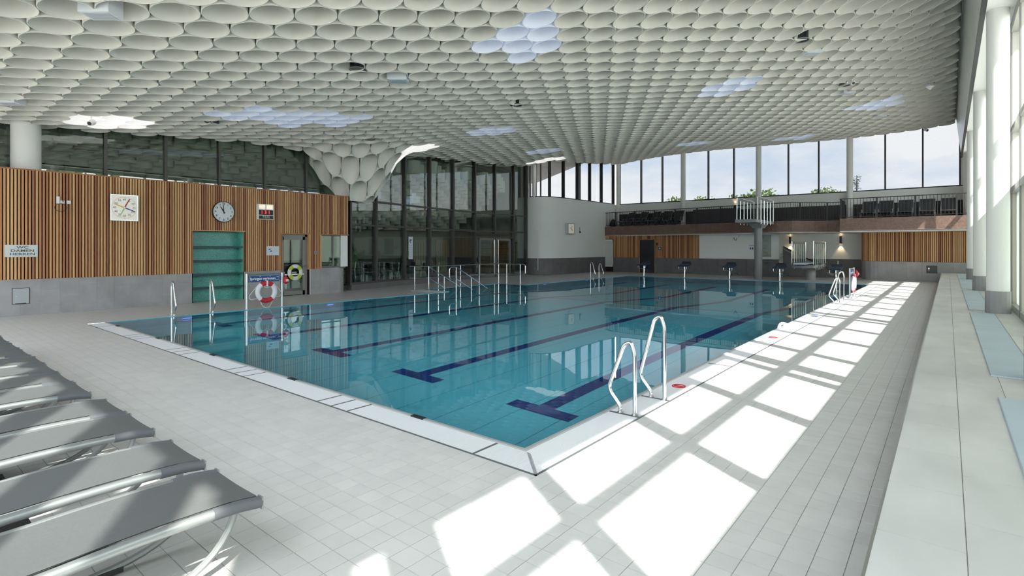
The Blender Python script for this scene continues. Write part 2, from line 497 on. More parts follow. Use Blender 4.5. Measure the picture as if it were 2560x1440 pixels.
# ================================================================== FLOOR
NX0, NY0, NY1 = -2.37 - 44 * .15, 3.185 - 21 * .15, 3.185 + 36 * .15       # where the floor tiles are built one by one
xs = [-27, -16.3, PX0, NX0, GX, -.25]
ys = [-1.3, NY0, GY, NY1, 14.3, 19.05, PY1, 36.0]
fl = MB(); gr = MB()
for i in range(len(xs) - 1):
    for j in range(len(ys) - 1):
        x0, x1, y0, y1 = xs[i], xs[i + 1], ys[j], ys[j + 1]
        mx_, my_ = (x0 + x1) / 2, (y0 + y1) / 2
        if PX0 < mx_ < GX and GY < my_ < PY1: continue
        if -16.3 < mx_ < PX0 and 14.3 < my_ < 19.05: continue
        near = (mx_ > NX0 and NY0 < my_ < GY) or (mx_ > GX and GY < my_ < NY1)
        if near: gr.quad((x0, y0, -.004), (x1, y0, -.004), (x1, y1, -.004), (x0, y1, -.004))
        else: fl.quad((x0, y0, 0), (x1, y0, 0), (x1, y1, 0), (x0, y1, 0))
floor = struct(fl.build('floor', floor_far))
gr.box((NX0 - .3, NY0 - .3, -.06), (-.2, GY, -.02)); gr.box((GX, GY, -.06), (-.2, NY1 + .3, -.02))
gr.build('grout_bed', floor_grout, floor)
tiles = []
def add_tiles(x0, x1, y0, y1):
    n = int(round((x1 - x0) / TILE_P + .49)); k = int(round((y1 - y0) / TILE_P + .49))
    for i in range(n):
        for j in range(k):
            a = x0 + i * TILE_P; b = y0 + j * TILE_P
            tiles.append((a, min(a + TILE_P, x1), b, min(b + TILE_P, y1)))
n_left = 44
add_tiles(GX - n_left * TILE_P, -.25, GY - 21 * TILE_P, GY)
add_tiles(GX, -.25, GY, NY1)
def tile_mesh(b, t):
    x0, x1, y0, y1 = t; g = .0022
    return b.box((x0 + g, y0 + g, -.008), (x1 - g, y1 - g, random.uniform(-.0004, .0004)))
def seen(t):
    p = project(((t[0] + t[1]) / 2, (t[2] + t[3]) / 2, 0))
    return p[2] if p[2] > .5 and -40 < p[0] < 2600 and p[1] < 1480 else 1e6
tiles.sort(key=seen)
for t in tiles[:300]:
    tile_mesh(MB(), t).build('floor_tile', floor_tile, floor)
rest = MB()
for t in tiles[300:]: tile_mesh(rest, t)
tag(rest.build('floor_tile_field', floor_tile, floor), kind='stuff')

# ================================================================== POOL
pb = MB()
YD = 16.0                             # the shallow floor ends here, then it drops
ZS, ZD = -1.31, -3.4
for (a, b_, z0, z1) in ((PY0, YD, ZS, ZS), (YD, YD + 5, ZS, ZD), (YD + 5, PY1, ZD, ZD)):
    pb.quad((PX0, a, z0), (PX1, a, z0), (PX1, b_, z1), (PX0, b_, z1))
basin = struct(pb.build('floor_pool', pool_floor_mat))
pw = MB()
zt = 0.0
pw.quad((PX0, PY0, zt), (PX1, PY0, zt), (PX1, PY0, ZD), (PX0, PY0, ZD))
pw.quad((PX1, PY0, zt), (PX1, PY1, zt), (PX1, PY1, ZD), (PX1, PY0, ZD))
pw.quad((PX1, PY1, zt), (PX0, PY1, zt), (PX0, PY1, ZD), (PX1, PY1, ZD))
pw.quad((PX0, PY1, zt), (PX0, 19.05, zt), (PX0, 19.05, ZD), (PX0, PY1, ZD))
pw.quad((PX0, 14.3, zt), (PX0, PY0, zt), (PX0, PY0, ZD), (PX0, 14.3, ZD))
pw.quad((PX0, 19.05, zt), (-16.3, 19.05, zt), (-16.3, 19.05, ZS), (PX0, 19.05, ZS))
pw.quad((-16.3, 19.05, zt), (-16.3, 14.3, zt), (-16.3, 14.3, ZS), (-16.3, 19.05, ZS))
pw.quad((-16.3, 14.3, zt), (PX0, 14.3, zt), (PX0, 14.3, ZS), (-16.3, 14.3, ZS))
pw.quad((PX0, 14.3, ZS), (PX0, 19.05, ZS), (PX0, 19.05, ZD), (PX0, 14.3, ZD))
struct(pw.build('wall_pool', pool_wall_mat))
# entry stair in the recess
st = empty('pool_stair', (-15.5, 14.3, 0), 'submerged blue entry stair in the pool recess beside the handrails', 'stairs')
for k in range(7):
    MB().box((-16.29, 14.31 + k * .34, ZS), (PX0 - .02, 14.65 + k * .34, -.05 - .18 * (k + 0) * 1.0)).build('step', pool_floor_mat, st)
MB().quad((-16.3, 14.3, ZS), (PX0, 14.3, ZS), (PX0, 19.05, ZS), (-16.3, 19.05, ZS)).build('landing', pool_floor_mat, st)
# lane lines with their cross bars, on the floor
def floor_z(y):
    return ZS if y < YD else (ZS + (ZD - ZS) * (y - YD) / 5 if y < YD + 5 else ZD)
for i, x in enumerate(LANES):
    b = MB(); w = .125; e = .006
    for (a, c) in ((5.75, YD), (YD, YD + 5), (YD + 5, 27)):
        b.quad((x - w, a, floor_z(a) + e), (x + w, a, floor_z(a) + e), (x + w, c, floor_z(c) + e), (x - w, c, floor_z(c) + e))
    b.quad((x - .5, 5.5, ZS + e), (x + .5, 5.5, ZS + e), (x + .5, 5.75, ZS + e), (x - .5, 5.75, ZS + e))
    b.build('lane_line', lane_blue, basin)
MB().box((PX0, YD - .03, ZS - .01), (PX1, YD + .03, ZS + .012)).build('floor_joint', mat('joint_dark', (.02, .03, .05), .6), basin)
# water sheet
wm = MB()
wm.quad((PX0, PY0, -.012), (PX1, PY0, -.012), (PX1, PY1, -.012), (PX0, PY1, -.012))
wm.quad((-16.3, 14.3, -.012), (PX0, 14.3, -.012), (PX0, 19.05, -.012), (-16.3, 19.05, -.012))
tag(wm.build('pool_water', water), 'still clear blue water filling the long swimming pool', 'water', kind='stuff')
# underwater lamps on the pool walls
uw = mat('underwater_lamp', (.1, .2, .9), .4, emit=(.05, .18, 1.0), es=2.5)
for k, (M, w) in enumerate([(on_left(5.2, -.55, PX0 + .002), 'left end of the pool under the first ladder'), (on_left(9.2, -.55, PX0 + .002), 'left pool wall beyond the ring stand'),
                            (on_left(20.5, -.6, PX0 + .002), 'left pool wall beyond the entry stair'), (on_left(24.3, -.6, PX0 + .002), 'left pool wall near the far ladder')]):
    tag(MB().disk(M, .11, .02, 16).build('underwater_lamp', uw), 'round blue underwater lamp in the ' + w, 'lamp', 'underwater lamps')

# gutter: bed, ribbed white panels, dark bars, steel lip
gb = MB()
gb.box((PX0, GY, -.2), (GX, PY0 - .05, -.03)); gb.box((PX1 + .05, PY0 - .05, -.2), (GX, PY1, -.03))
gbed = gb.build('gutter', grate_dark)
tag(gbed, 'white overflow gutter grating along the near and right pool edges', 'gutter')
RIM = .022
mb = MB(); mb.box((PX0, GY, -.03), (GX, GY + RIM, .001)); mb.box((GX - RIM, GY, -.03), (GX, PY1, .001))
mb.build('edge_strip', grate_dark, gbed)
def near_x(px): return at_y(px, HOR + 1, GY).x
seps = sorted([near_x(p) for p in (237, 303, 315, 328, 408, 425, 442, 557, 580, 603, 788, 823, 862, 1178)])
def rib_panel(x0, x1, y0, y1, along, mitre=None):
    b = MB(); p = .016
    if along == 'X':
        n = int((x1 - x0) / p)
        for k in range(n):
            a = x0 + k * p; hi = y1
            if mitre is not None: hi = min(y1, y0 + (GX - a) * 1.0)
            if hi - y0 > .02: b.box((a, y0, -.028), (a + p * .74, hi, -.002))
    else:
        n = int((y1 - y0) / p)
        for k in range(n):
            a = y0 + k * p; lo = x0
            if mitre is not None: lo = max(x0, x1 - (a - GY) * 1.0)
            if x1 - lo > .02: b.box((lo, a, -.028), (x1, a + p * .74, -.002))
    b.build('grating_panel', grate_white, gbed)
yl0, yl1 = GY + RIM, PY0 - .055
prev = PX0
for s_ in seps + [GX]:
    if s_ - prev > .04:
        rib_panel(prev + .012, s_ - .012, yl0, yl1, 'X', True if s_ == GX else None)
    if s_ != GX:
        MB().box((s_ - .013, yl0, -.028), (s_ + .013, yl1, -.001)).build('cross_bar', grate_dark, gbed)
    prev = s_
ysep = [4.95, 5.69, 7.9, 10.3, 12.9, 15.5, 18.6, 19.5, 22.0, 24.5, 27.0]
prev = GY
for s_ in ysep + [PY1]:
    rib_panel(PX1 + .055, GX - RIM, prev + .012, s_ - .012, 'Y', True if prev == GY else None)
    if s_ != PY1:
        MB().box((PX1 + .055, s_ - .012, -.028), (GX - RIM, s_ + .012, -.001)).build('cross_bar', grate_dark, gbed)
    prev = s_
lip = MB()
def lip_sec(p, n):    # rounded kerb between water and grating
    return [(p[0] + n[0] * o, p[1] + n[1] * o, z) for o, z in ((0, -.06), (0, -.008), (.008, .004), (.04, .004), (.05, -.004), (.05, -.06))]
a = lip_sec((PX0, PY0), (0, -1)); c = lip_sec((PX1, PY0), (0, -1)); c = [(PX1 + (PY0 - q[1]), q[1], q[2]) for q in c]
d = [(PX1 + (PY0 - q[1]), PY1, q[2]) for q in a]
for P, Q in ((a, c), (c, d)):
    for k in range(5):
        lip.quad(P[k], Q[k], Q[k + 1], P[k + 1])
lp = lip.build('kerb', lip_mat, gbed)
for x in LANES:
    MB().box((x - .09, PY0 - .052, -.05), (x + .09, PY0 + .002, .008)).build('lane_marker', black, gbed)
# small pictogram plates on the right gutter
for k, (y, r_) in enumerate(((6.35, 1), (10.9, 1), (14.9, 0), (21.0, 0))):
    o = empty('gutter_pictogram', (-2.55, y, 0), 'small %s round pictogram stuck on the gutter, %s from the near corner' % ('red' if r_ else 'blue', ['first', 'second', 'third', 'fourth'][k]), 'sign', 'gutter pictograms')
    m_ = red if r_ else blue_sign
    b = MB(); b.tube([(-2.55 + .075 * math.cos(a), y + .075 * math.sin(a), 0.001) for a in [q * math.pi / 12 for q in range(24)]], .008, 6, closed=True)
    b.build('ring_mark', m_, o)
    MB().box((-2.605, y - .02, -.001), (-2.495, y + .02, .003)).build('bar_mark', m_, o)

# ================================================================== WALL LEFT (cedar slats over grey tiles)
PITCH = .0665
def yz(px, py): p = at_x(px, py, WL); return p.y, p.z
NI0, NI1, NIZ = 6.41, 7.97, 2.20     # niche
DO0, DO1, DOZ = 9.22, 10.27, 2.15    # staff door
WI0, WI1, WIZ0, WIZ1 = 10.71, 11.62, .96, 2.15
WT = 3.62; DZ = .90
wb_ = MB()
X0, X1 = -18.15, WL - .045
for y0, y1, z0, z1 in ((-1.3, NI0, 0, WT), (NI0, NI1, NIZ, WT), (NI1, DO0, 0, WT), (DO0, DO1, DOZ, WT), (DO1, WI0, 0, WT),
                       (WI0, 11.44, 0, WIZ0), (WI0, WI1, WIZ1, WT), (WI1, 11.9, WIZ1, WT)):
    wb_.box((X0, y0, z0), (X1, y1, z1))
wall_left = struct(wb_.build('wall_left', slat_back))
MB().box((X0 - .02, -1.3, WT), (WL, 11.9, WT + .03)).build('wall_cap', wood, wall_left)
MB().box((-18.2, WI1 - .0, WIZ0), (-17.9, 11.92, WIZ1)).build('corner_post', white_paint, wall_left)
y = .9
while y < 11.84:
    z0 = DZ
    c_ = y + .022
    if NI0 - .01 < c_ < NI1 + .01: z0 = NIZ + .03
    if DO0 - .01 < c_ < DO1 + .01: z0 = DOZ + .03
    if WI0 - .01 < c_: z0 = WIZ1 + .03
    MB().box((WL - .046, y, z0 + random.uniform(0, .006)), (WL + random.uniform(-.002, .002), y + .043, WT)).build('slat', wood, wall_left)
    y += PITCH
for (y0, y1, z) in ((NI0, NI1, NIZ), (DO0, DO1, DOZ), (WI0, 11.88, WIZ1)):
    MB().box((WL - .3, y0 - .02, z), (WL + .004, y1 + .02, z + .03)).build('head_board', wood, wall_left)
for (y, z0, z1) in ((NI0, DZ, NIZ), (NI1 - .03, DZ, NIZ), (DO0, DZ, DOZ), (DO1 - .03, DZ, DOZ), (WI0, WIZ0 - .06, WIZ1)):
    MB().box((WL - .3, y, z0), (WL + .004, y + .03, z1)).build('reveal_board', wood, wall_left)
# dado tiles: 0.30 wide, staggered courses
def dado(parent, y0, y1, z1, x=WL - .02, w=.385, m_=dado_tile):
    MB().box((x - .03, y0, 0), (x - .002, y1, z1)).build('grout_bed', dado_grout, parent)
    y = y0; k = 0
    while y < y1 - .02:
        e_ = min(y + w, y1); z = 0; first = (.30, .60, .45, .15)[k % 4]
        h_ = first
        while z < z1 - .01:
            t_ = min(z + h_, z1)
            MB().box((x - .02, y + .002, z + .002), (x + random.uniform(0, .002), e_ - .002, t_ - .002)).build('wall_tile', m_, parent)
            z = t_; h_ = .60
        y = e_; k += 1
dado(wall_left, 1.0, NI0 - .01, DZ); dado(wall_left, NI1 + .01, DO0 - .02, DZ); dado(wall_left, DO1 + .03, 11.45, WIZ0 - .02)
cv = [(-17.79, 11.45)] + [(-18.2 + .41 * math.cos(a), 11.45 + .41 * math.sin(a)) for a in [math.radians(q) for q in range(6, 86, 9)]]
for k in range(len(cv) - 1):
    MB().ribbon([cv[k], cv[k + 1]], 0, WIZ0 - .02, .03).build('wall_tile', dado_tile, wall_left)
MB().box((WL - .022, DO1 + .0, 0), (WL - .005, DO1 + .03, DZ)).build('edge_trim', steel_mat, wall_left)
for y in (NI0 - .012, NI1):
    MB().box((WL - .03, y, 0), (WL - .012, y + .012, DZ)).build('edge_trim', steel_mat, wall_left)
# niche with teal mosaic shelves
ni = MB()
NB = WL - .42
ni.quad((NB, NI0, 0), (NB, NI1, 0), (NB, NI1, NIZ), (NB, NI0, NIZ))
niche = tag(ni.build('shelf_niche', teal_mosaic), 'tall wall niche lined with teal glass mosaic and four shelves', 'niche')
s1 = MB(); s1.quad((NB, NI1 - .031, 0), (WL - .02, NI1 - .031, 0), (WL - .02, NI1 - .031, NIZ), (NB, NI1 - .031, NIZ)); s1.build('side_wall', teal_side, niche)
s1 = MB(); s1.quad((NB, NI0 + .031, 0), (WL - .02, NI0 + .031, 0), (WL - .02, NI0 + .031, NIZ), (NB, NI0 + .031, NIZ)); s1.build('side_wall', teal_side, niche)
for z in (.42, .83, 1.25, 1.68):
    sh = MB().box((NB, NI0 + .03, z), (WL - .06, NI1 - .03, z + .05)).build('shelf', teal_side, niche)
    MB().box((WL - .062, NI0 + .03, z - .002), (WL - .05, NI1 - .03, z + .052)).build('shelf_edge', teal_dark, sh)

# staff door: glazed leaf in a grey frame
d1 = empty('door_1', (WL, (DO0 + DO1) / 2, 0)); struct(d1)
XD = WL - .14
b = MB(); b.box((XD - .06, DO0 + .03, 0), (XD + .02, DO0 + .09, DOZ)); b.box((XD - .06, DO1 - .12, 0), (XD + .02, DO1 - .03, DOZ)); b.box((XD - .06, DO0 + .03, DOZ - .08), (XD + .02, DO1 - .03, DOZ))
b.build('door_frame', grey_frame, d1)
b = MB(); b.box((XD - .03, DO0 + .09, .02), (XD + .03, DO0 + .14, DOZ - .08)); b.box((XD - .03, DO1 - .21, .02), (XD + .03, DO1 - .12, DOZ - .08))
b.box((XD - .03, DO0 + .09, DOZ - .19), (XD + .03, DO1 - .12, DOZ - .08)); b.box((XD - .03, DO0 + .09, .02), (XD + .03, DO1 - .12, .16))
leaf = b.build('door_leaf', grey_frame, d1)
MB().box((XD - .006, DO0 + .14, .16), (XD + .006, DO1 - .21, DOZ - .19)).build('pane', glass_dark, leaf)
MB().tube(bent([(XD + .03, DO1 - .16, 1.02), (XD + .09, DO1 - .16, 1.02), (XD + .09, DO1 - .30, 1.02)], .02), .012, 8).build('handle', steel_mat, leaf)
MB().box((XD + .03, DO0 + .15, .72), (XD + .06, DO1 - .18, .76)).build('push_bar', steel_mat, leaf)
# lime and white ring sticker on the door
def ring_segments(M, R, r, cols, n, parent, flat=.35, namef=lambda k: 'segment'):
    for k, (a0, a1, m_) in enumerate(cols):
        b = MB(); K = 10; rows = []
        for i in range(K + 1):
            a = a0 + (a1 - a0) * i / K
            ring = []
            for j in range(n):
                q = 2 * math.pi * j / n
                rr = R + r * math.cos(q)
                ring.append(M @ Vector((rr * math.cos(a), rr * math.sin(a), r * math.sin(q) * flat)))
            rows.append(ring)
        vs = [p for rw in rows for p in rw]; fs = []
        for i in range(K):
            for j in range(n):
                l = (j + 1) % n
                fs.append((i * n + j, i * n + l, (i + 1) * n + l, (i + 1) * n + j))
        b.add(vs, fs); b.build(namef(k), m_, parent, smooth=True)
cy_, cz_ = yz(740, 681)
o = empty('life_ring', (XD + .07, cy_, cz_), 'lime green and white life ring hanging on the glazed staff door', 'life ring')
q = math.pi / 4
ring_segments(on_left(cy_, cz_, XD + .085), .215, .068, [(k * q * 2 - q * .55, k * q * 2 + q * .55, ring_white) for k in range(4)] + [(k * q * 2 + q * .55, k * q * 2 + q * 1.45, lime) for k in range(4)], 10, o, .4)
# little staff window
w1 = empty('window_1', (WL, WI0, WIZ0)); struct(w1)
b = MB(); b.box((WL - .2, WI0 + .03, WIZ0), (WL - .14, WI1 + .02, WIZ0 + .03)); b.box((WL - .2, WI0 + .03, WIZ1 - .04), (WL - .14, WI1 + .02, WIZ1)); b.box((WL - .2, 11.28, WIZ0), (WL - .14, 11.34, WIZ1))
b.build('frame', grey_frame, w1)
MB().box((WL - .175, WI0 + .03, WIZ0 + .03), (WL - .165, 11.28, WIZ1 - .04)).build('pane', glass_dark, w1)
MB().box((WL - .175, 11.34, WIZ0 + .03), (WL - .165, WI1, WIZ1 - .04)).build('pane', glass_dark, w1)
MB().box((X0, WI0, WIZ0 - .03), (WL - .02, 11.75, WIZ0)).build('sill', dado_dark, w1)

# ---- things on the left wall
def plate(name, px0, py0, px1, py1, m_, label, cat, th=.02, x=WL):
    y0, z1 = yz(px0, py0); y1, z0 = yz(px1, py1)
    o = MB().box((x, y0, z0), (x + th, y1, z1)).build(name, m_)
    return tag(o, label, cat), y0, y1, z0, z1
# pace clock
y0, z1 = yz(273, 489.5); y1, z0 = yz(343, 549); zc = (z0 + z1) / 2; yc = (y0 + y1) / 2; hw = (y1 - y0) / 2; hh = .36
pc = empty('pace_clock', (WL, yc, zc - hh), 'square white pace clock with red, blue, green and yellow hands', 'clock')
MB().box((WL, yc - hw, zc - hh), (WL + .09, yc + hw, zc + hh)).build('case', steel_mat, pc)
clock_face = mat('clock_face_lit', (.86, .82, .74), .4, emit=(1, .93, .82), es=.12)
MB().box((WL + .085, yc - hw + .03, zc - hh + .03), (WL + .094, yc + hw - .03, zc + hh - .03)).build('face', clock_face, pc)
Mf = on_left(yc, zc, WL + .0945)
for k in range(12):
    a = k * math.pi / 6
    text(str(k * 5 if k else 60), .075, Mf @ Matrix.Translation((.225 * math.sin(a), .225 * math.cos(a), 0)), print_dark, pc, 'numeral')
b = MB()
for k in range(60):
    a = k * math.pi / 30; L_ = .02 if k % 5 else .035
    Mt = Mf @ Matrix.Rotation(-a, 4, 'Z')
    b.box((-.003, .30 - L_, 0), (.003, .30, .002), Mt)
tag(b.build('minute_marks', mat('mark_red', (.45, .12, .08), .6), pc), kind='stuff')
for a, m_ in ((25, mat('hand_red', (.40, .02, .02), .5)), (112, mat('hand_blue', (.02, .04, .18), .5)), (205, mat('hand_green', (.40, .70, .36), .5)), (292, mat('hand_yellow', (.85, .55, .10), .5))):
    hand(Mf, math.radians(a), .27, .03, m_, pc, 'hand', .006, -.02)
# round clock
yc, zc = yz(557, 530); zc = 2.76 if False else zc
rc = empty('wall_clock', (WL, yc, zc - .36), 'round white wall clock with black rim reading eleven', 'clock')
R_ = (yz(584.5, 530)[0] - yz(530, 530)[0]) / 2
Mf = on_left(yc, zc, WL)
MB().disk(Mf, R_, .07, 40).build('rim', black, rc)
MB().disk(on_left(yc, zc, WL + .066), R_ * .945, .008, 40).build('face', mat('clock_face', (.70, .74, .73), .35), rc)
Mf = on_left(yc, zc, WL + .0745)
for k in range(1, 13):
    a = k * math.pi / 6
    text(str(k), .085, Mf @ Matrix.Translation((.245 * math.sin(a), .245 * math.cos(a), 0)), print_dark, rc, 'numeral', .001)
b = MB()
for k in range(60):
    b.box((-.004, R_ * .89 - (.012 if k % 5 else .02), 0), (.004, R_ * .89, .0015), Mf @ Matrix.Rotation(-k * math.pi / 30, 4, 'Z'))
tag(b.build('minute_marks', print_dark, rc), kind='stuff')
hand(Mf, math.radians(-32), .19, .034, black, rc, 'hour_hand', .004, .05); hand(Mf, math.radians(-6), .30, .026, black, rc, 'minute_hand', .009, .06)
# depth display
y0, z1 = yz(641, 510); y1, z0 = yz(679, 550)
dd = empty('depth_display', (WL, (y0 + y1) / 2, z0), 'white box display reading 131 in red digits above the word TIEFE', 'display')
MB().box((WL, y0, z0), (WL + .14, y1, z1)).build('case', white_paint, dd)
H_ = z1 - z0; W_ = y1 - y0; xf = WL + .14
warm = mat('display_warm', (.8, .72, .6), .5, emit=(1, .85, .65), es=.5)
MB().box((xf, y0 + .03, z1 - .31 * H_), (xf + .006, y0 + W_ * .44, z1 - .05 * H_)).build('lit_panel', warm, dd)
MB().box((xf, y0 + W_ * .53, z1 - .31 * H_), (xf + .006, y1 - .03, z1 - .05 * H_)).build('lit_panel', warm, dd)
MB().box((xf, y0 + .015, z0 + .30 * H_), (xf + .006, y1 - .02, z0 + .62 * H_)).build('digit_panel', black, dd)
MB().box((xf, y0 + .015, z0 + .04 * H_), (xf + .006, y1 - .02, z0 + .25 * H_)).build('word_panel', mat('panel_dark', (.02, .03, .03), .5), dd)
led = mat('led_red', (.5, .01, .02), .5, emit=(1, .02, .05), es=1.4)
text('1 3 1', .155, on_left((y0 + y1) / 2 - .02, z0 + .46 * H_, xf + .008), led, dd, 'digits', .003)
text('TIEFE', .115, on_left((y0 + y1) / 2, z0 + .145 * H_, xf + .008), mat('letters_yellow', (.62, .66, .40), .6), dd)
# WC sign
o, y0, y1, z0, z1 = plate('wc_sign', 11, 612, 94.5, 642, mat('sign_grey', (.62, .66, .66), .5), 'light grey sign with the words WC DAMEN HERREN on the slats', 'sign', .012)
for k, w_ in enumerate(('WC', 'DAMEN', 'HERREN')):
    text(w_, .085, on_left((y0 + y1) / 2 + .02, z1 - (.215 + .275 * k) * (z1 - z0), WL + .013), mat('letters_grey', (.11, .14, .15), .6), o, 'lettering', .0022, 1.5)
for y in (y0 + .03, y1 - .03):
    MB().disk(on_left(y, (z0 + z1) / 2, WL + .012), .006, .004, 8).build('screw', steel_mat, o)
# hatch in the tiles
y0, z1 = yz(30, 721); y1, z0 = yz(75, 759)
o = empty('wall_hatch', (WL, (y0 + y1) / 2, z0), 'small grey access hatch set in the grey wall tiles', 'hatch')
MB().box((WL - .02, y0, z0), (WL - .012, y1, z1)).build('frame', black, o)
dr = MB().box((WL - .018, y0 + .012, z0 + .012), (WL - .004, y1 - .015, z1 - .01)).build('door', mat('hatch_grey', (.42, .45, .47), .45), o)
MB().box((WL - .006, y0 + .06, z0 + .0), (WL - .001, y1 - .07, z0 + .025)).build('pull_slot', black, dr)
MB().disk(on_left(y0 + .08, (z0 + z1) / 2, WL - .004), .012, .003, 10).build('lock', steel_mat, dr)
# notice beside the door
o, y0, y1, z0, z1 = plate('notice', 666, 615.5, 697, 638, paper, 'white notice sheet with small blue drawings beside the staff door', 'notice', .012)
for a, b_, c, d in ((.17, .60, .30, .72), (.26, .40, .45, .52), (.33, .66, .37, .74), (.42, .10, .46, .18)):
    MB().box((WL + .012, y0 + a * (y1 - y0), z0 + b_ * (z1 - z0)), (WL + .0135, y0 + c * (y1 - y0), z0 + d * (z1 - z0))).build('print', blue_sign, o)
for k in range(5):
    MB().box((WL + .012, y0 + .55 * (y1 - y0), z0 + (.35 + .1 * k) * (z1 - z0)), (WL + .013, y0 + .92 * (y1 - y0), z0 + (.37 + .1 * k) * (z1 - z0))).build('print', mat('print_pale', (.45, .58, .68), .6), o)
o, y0, y1, z0, z1 = plate('wall_switch', 785.5, 626.5, 792.5, 636, mat('switch_grey', (.30, .29, .28), .5), 'small grey switch on the slats between door and window', 'switch', .015)
MB().box((WL + .015, y0 + .02, z0 + .02), (WL + .02, y1 - .02, z1 - .05)).build('rocker', grey_frame, o)
# sensor, sockets and cable left of the pace clock
o, y0, y1, z0, z1 = plate('wall_sensor', 140.5, 491, 148, 509, ring_white, 'slim white upright sensor box on the slats', 'sensor', .05)
MB().box((WL + .05, y0 + .01, z0 + .02), (WL + .054, y1 - .01, z1 - .02)).build('cover', white_paint, o)
o, y0, y1, z0, z1 = plate('wall_socket', 150, 501, 161, 509, ring_white, 'white socket with black plug and coiled cable', 'socket', .02)
MB().box((WL + .02, y0 + .06, z0 + .03), (WL + .05, y1 - .04, z0 + .08)).build('plug', black, o)
cyy, czz = yz(151, 519)
MB().tube([(WL + .03, cyy + .12 * math.cos(a), czz + .10 * math.sin(a)) for a in [k * math.pi / 12 for k in range(24)]], .006, 6, closed=True).build('cable', black, o)
o, y0, y1, z0, z1 = plate('exit_marker', 166.5, 501.5, 177, 510, ring_white, 'small white plate with a green arrow right of the socket', 'sign', .015)
MB().add([(WL + .016, y1 - .06, z1 - .03), (WL + .016, y1 - .06, z0 + .03), (WL + .016, y0 + .05, (z0 + z1) / 2)], [(0, 1, 2)]).build('arrow', mat('arrow_green', (.2, .5, .4), .6), o)

# ================================================================== GLASS PARTITION (left, to the next hall)
XU = -18.75
gpoly = [Vector((-18.2, 11.9)), Vector((-18.6, 13.6)), Vector((-19.35, 17.3)), Vector((-20.1, 21.6)), Vector((-20.2, 26.1))]
def hit_poly(px, poly):
    r = ray(px); d = Vector((r.x, r.y))
    for i in range(len(poly) - 1):
        a, b = poly[i], poly[i + 1]; e = b - a
        den = d.x * e.y - d.y * e.x
        if abs(den) < 1e-9: continue
        t = (a.x * e.y - a.y * e.x) / den; s_ = (a.x * d.y - a.y * d.x) / den
        if t > 0 and -1e-3 <= s_ <= 1 + 1e-3: return a + e * s_
    return poly[-1].copy()
win2 = empty('window_2', (-18.7, 6, WT)); struct(win2)
YU = [-1.3, .9] + [at_x(p, HOR, XU).y for p in (263, 413.5, 548, 661.5, 765)] + [12.6]
for k, y in enumerate(YU):
    if 0 < k: MB().box((XU - .12, y - .04, WT - .3), (XU + .06, y + .04, 6.6)).build('mullion', bronze, win2)
    if k < len(YU) - 1: MB().box((XU - .01, y + .04, WT - .2), (XU + .01, YU[k + 1] - .04, 6.6)).build('pane', glass_upper, win2)
MB().box((-18.95, -1.3, WT - .12), (X0 + .01, 11.9, WT - .02)).build('ledge', bronze, win2)
win3 = empty('window_3', (-19.4, 18, 0)); struct(win3)
PM = [873, 938.5, 1010, 1073, 1131, 1186, 1236, 1283, 1319]
gp = [hit_poly(p, gpoly) for p in PM]
TZ = [.30, 2.60, 3.60, 7.4]
def seg_frame(a, b, z):
    d = (b - a).normalized()
    return mframe((a.x, a.y, z), (d.x, d.y, 0), (-d.y, d.x, 0), (0, 0, 1))
for k, p in enumerate(gp):
    q = gp[min(k + 1, len(gp) - 1)]; a = gp[max(k - 1, 0)]
    M = seg_frame(p, p + (q - a).normalized(), 0)
    z0 = .2 if k not in (6,) else 2.45
    MB().box((-.045, -.10, z0), (.045, .16, 7.4), M).build('mullion', bronze, win3)
for k in range(len(gp) - 1):
    a, b = gp[k], gp[k + 1]; L_ = (b - a).length; M = seg_frame(a, b, 0)
    door = k in (5, 6)
    for z in ([.26, 2.60, 3.60] if not door else [2.60, 3.60]):
        MB().box((.045, -.05, z - .04), (L_ - .045, .05, z + .04), M).build('transom', bronze, win3)
    for z0, z1 in ((.30, 2.56), (2.64, 3.56), (3.64, 7.4)):
        if door and z0 < 1: continue
        MB().box((.045, -.008, z0), (L_ - .045, .008, z1), M).build('pane', glass_dark, win3)
    if not door:
        MB().box((0, -.12, 0), (L_, .12, .22), M).build('plinth', dado_dark, win3)
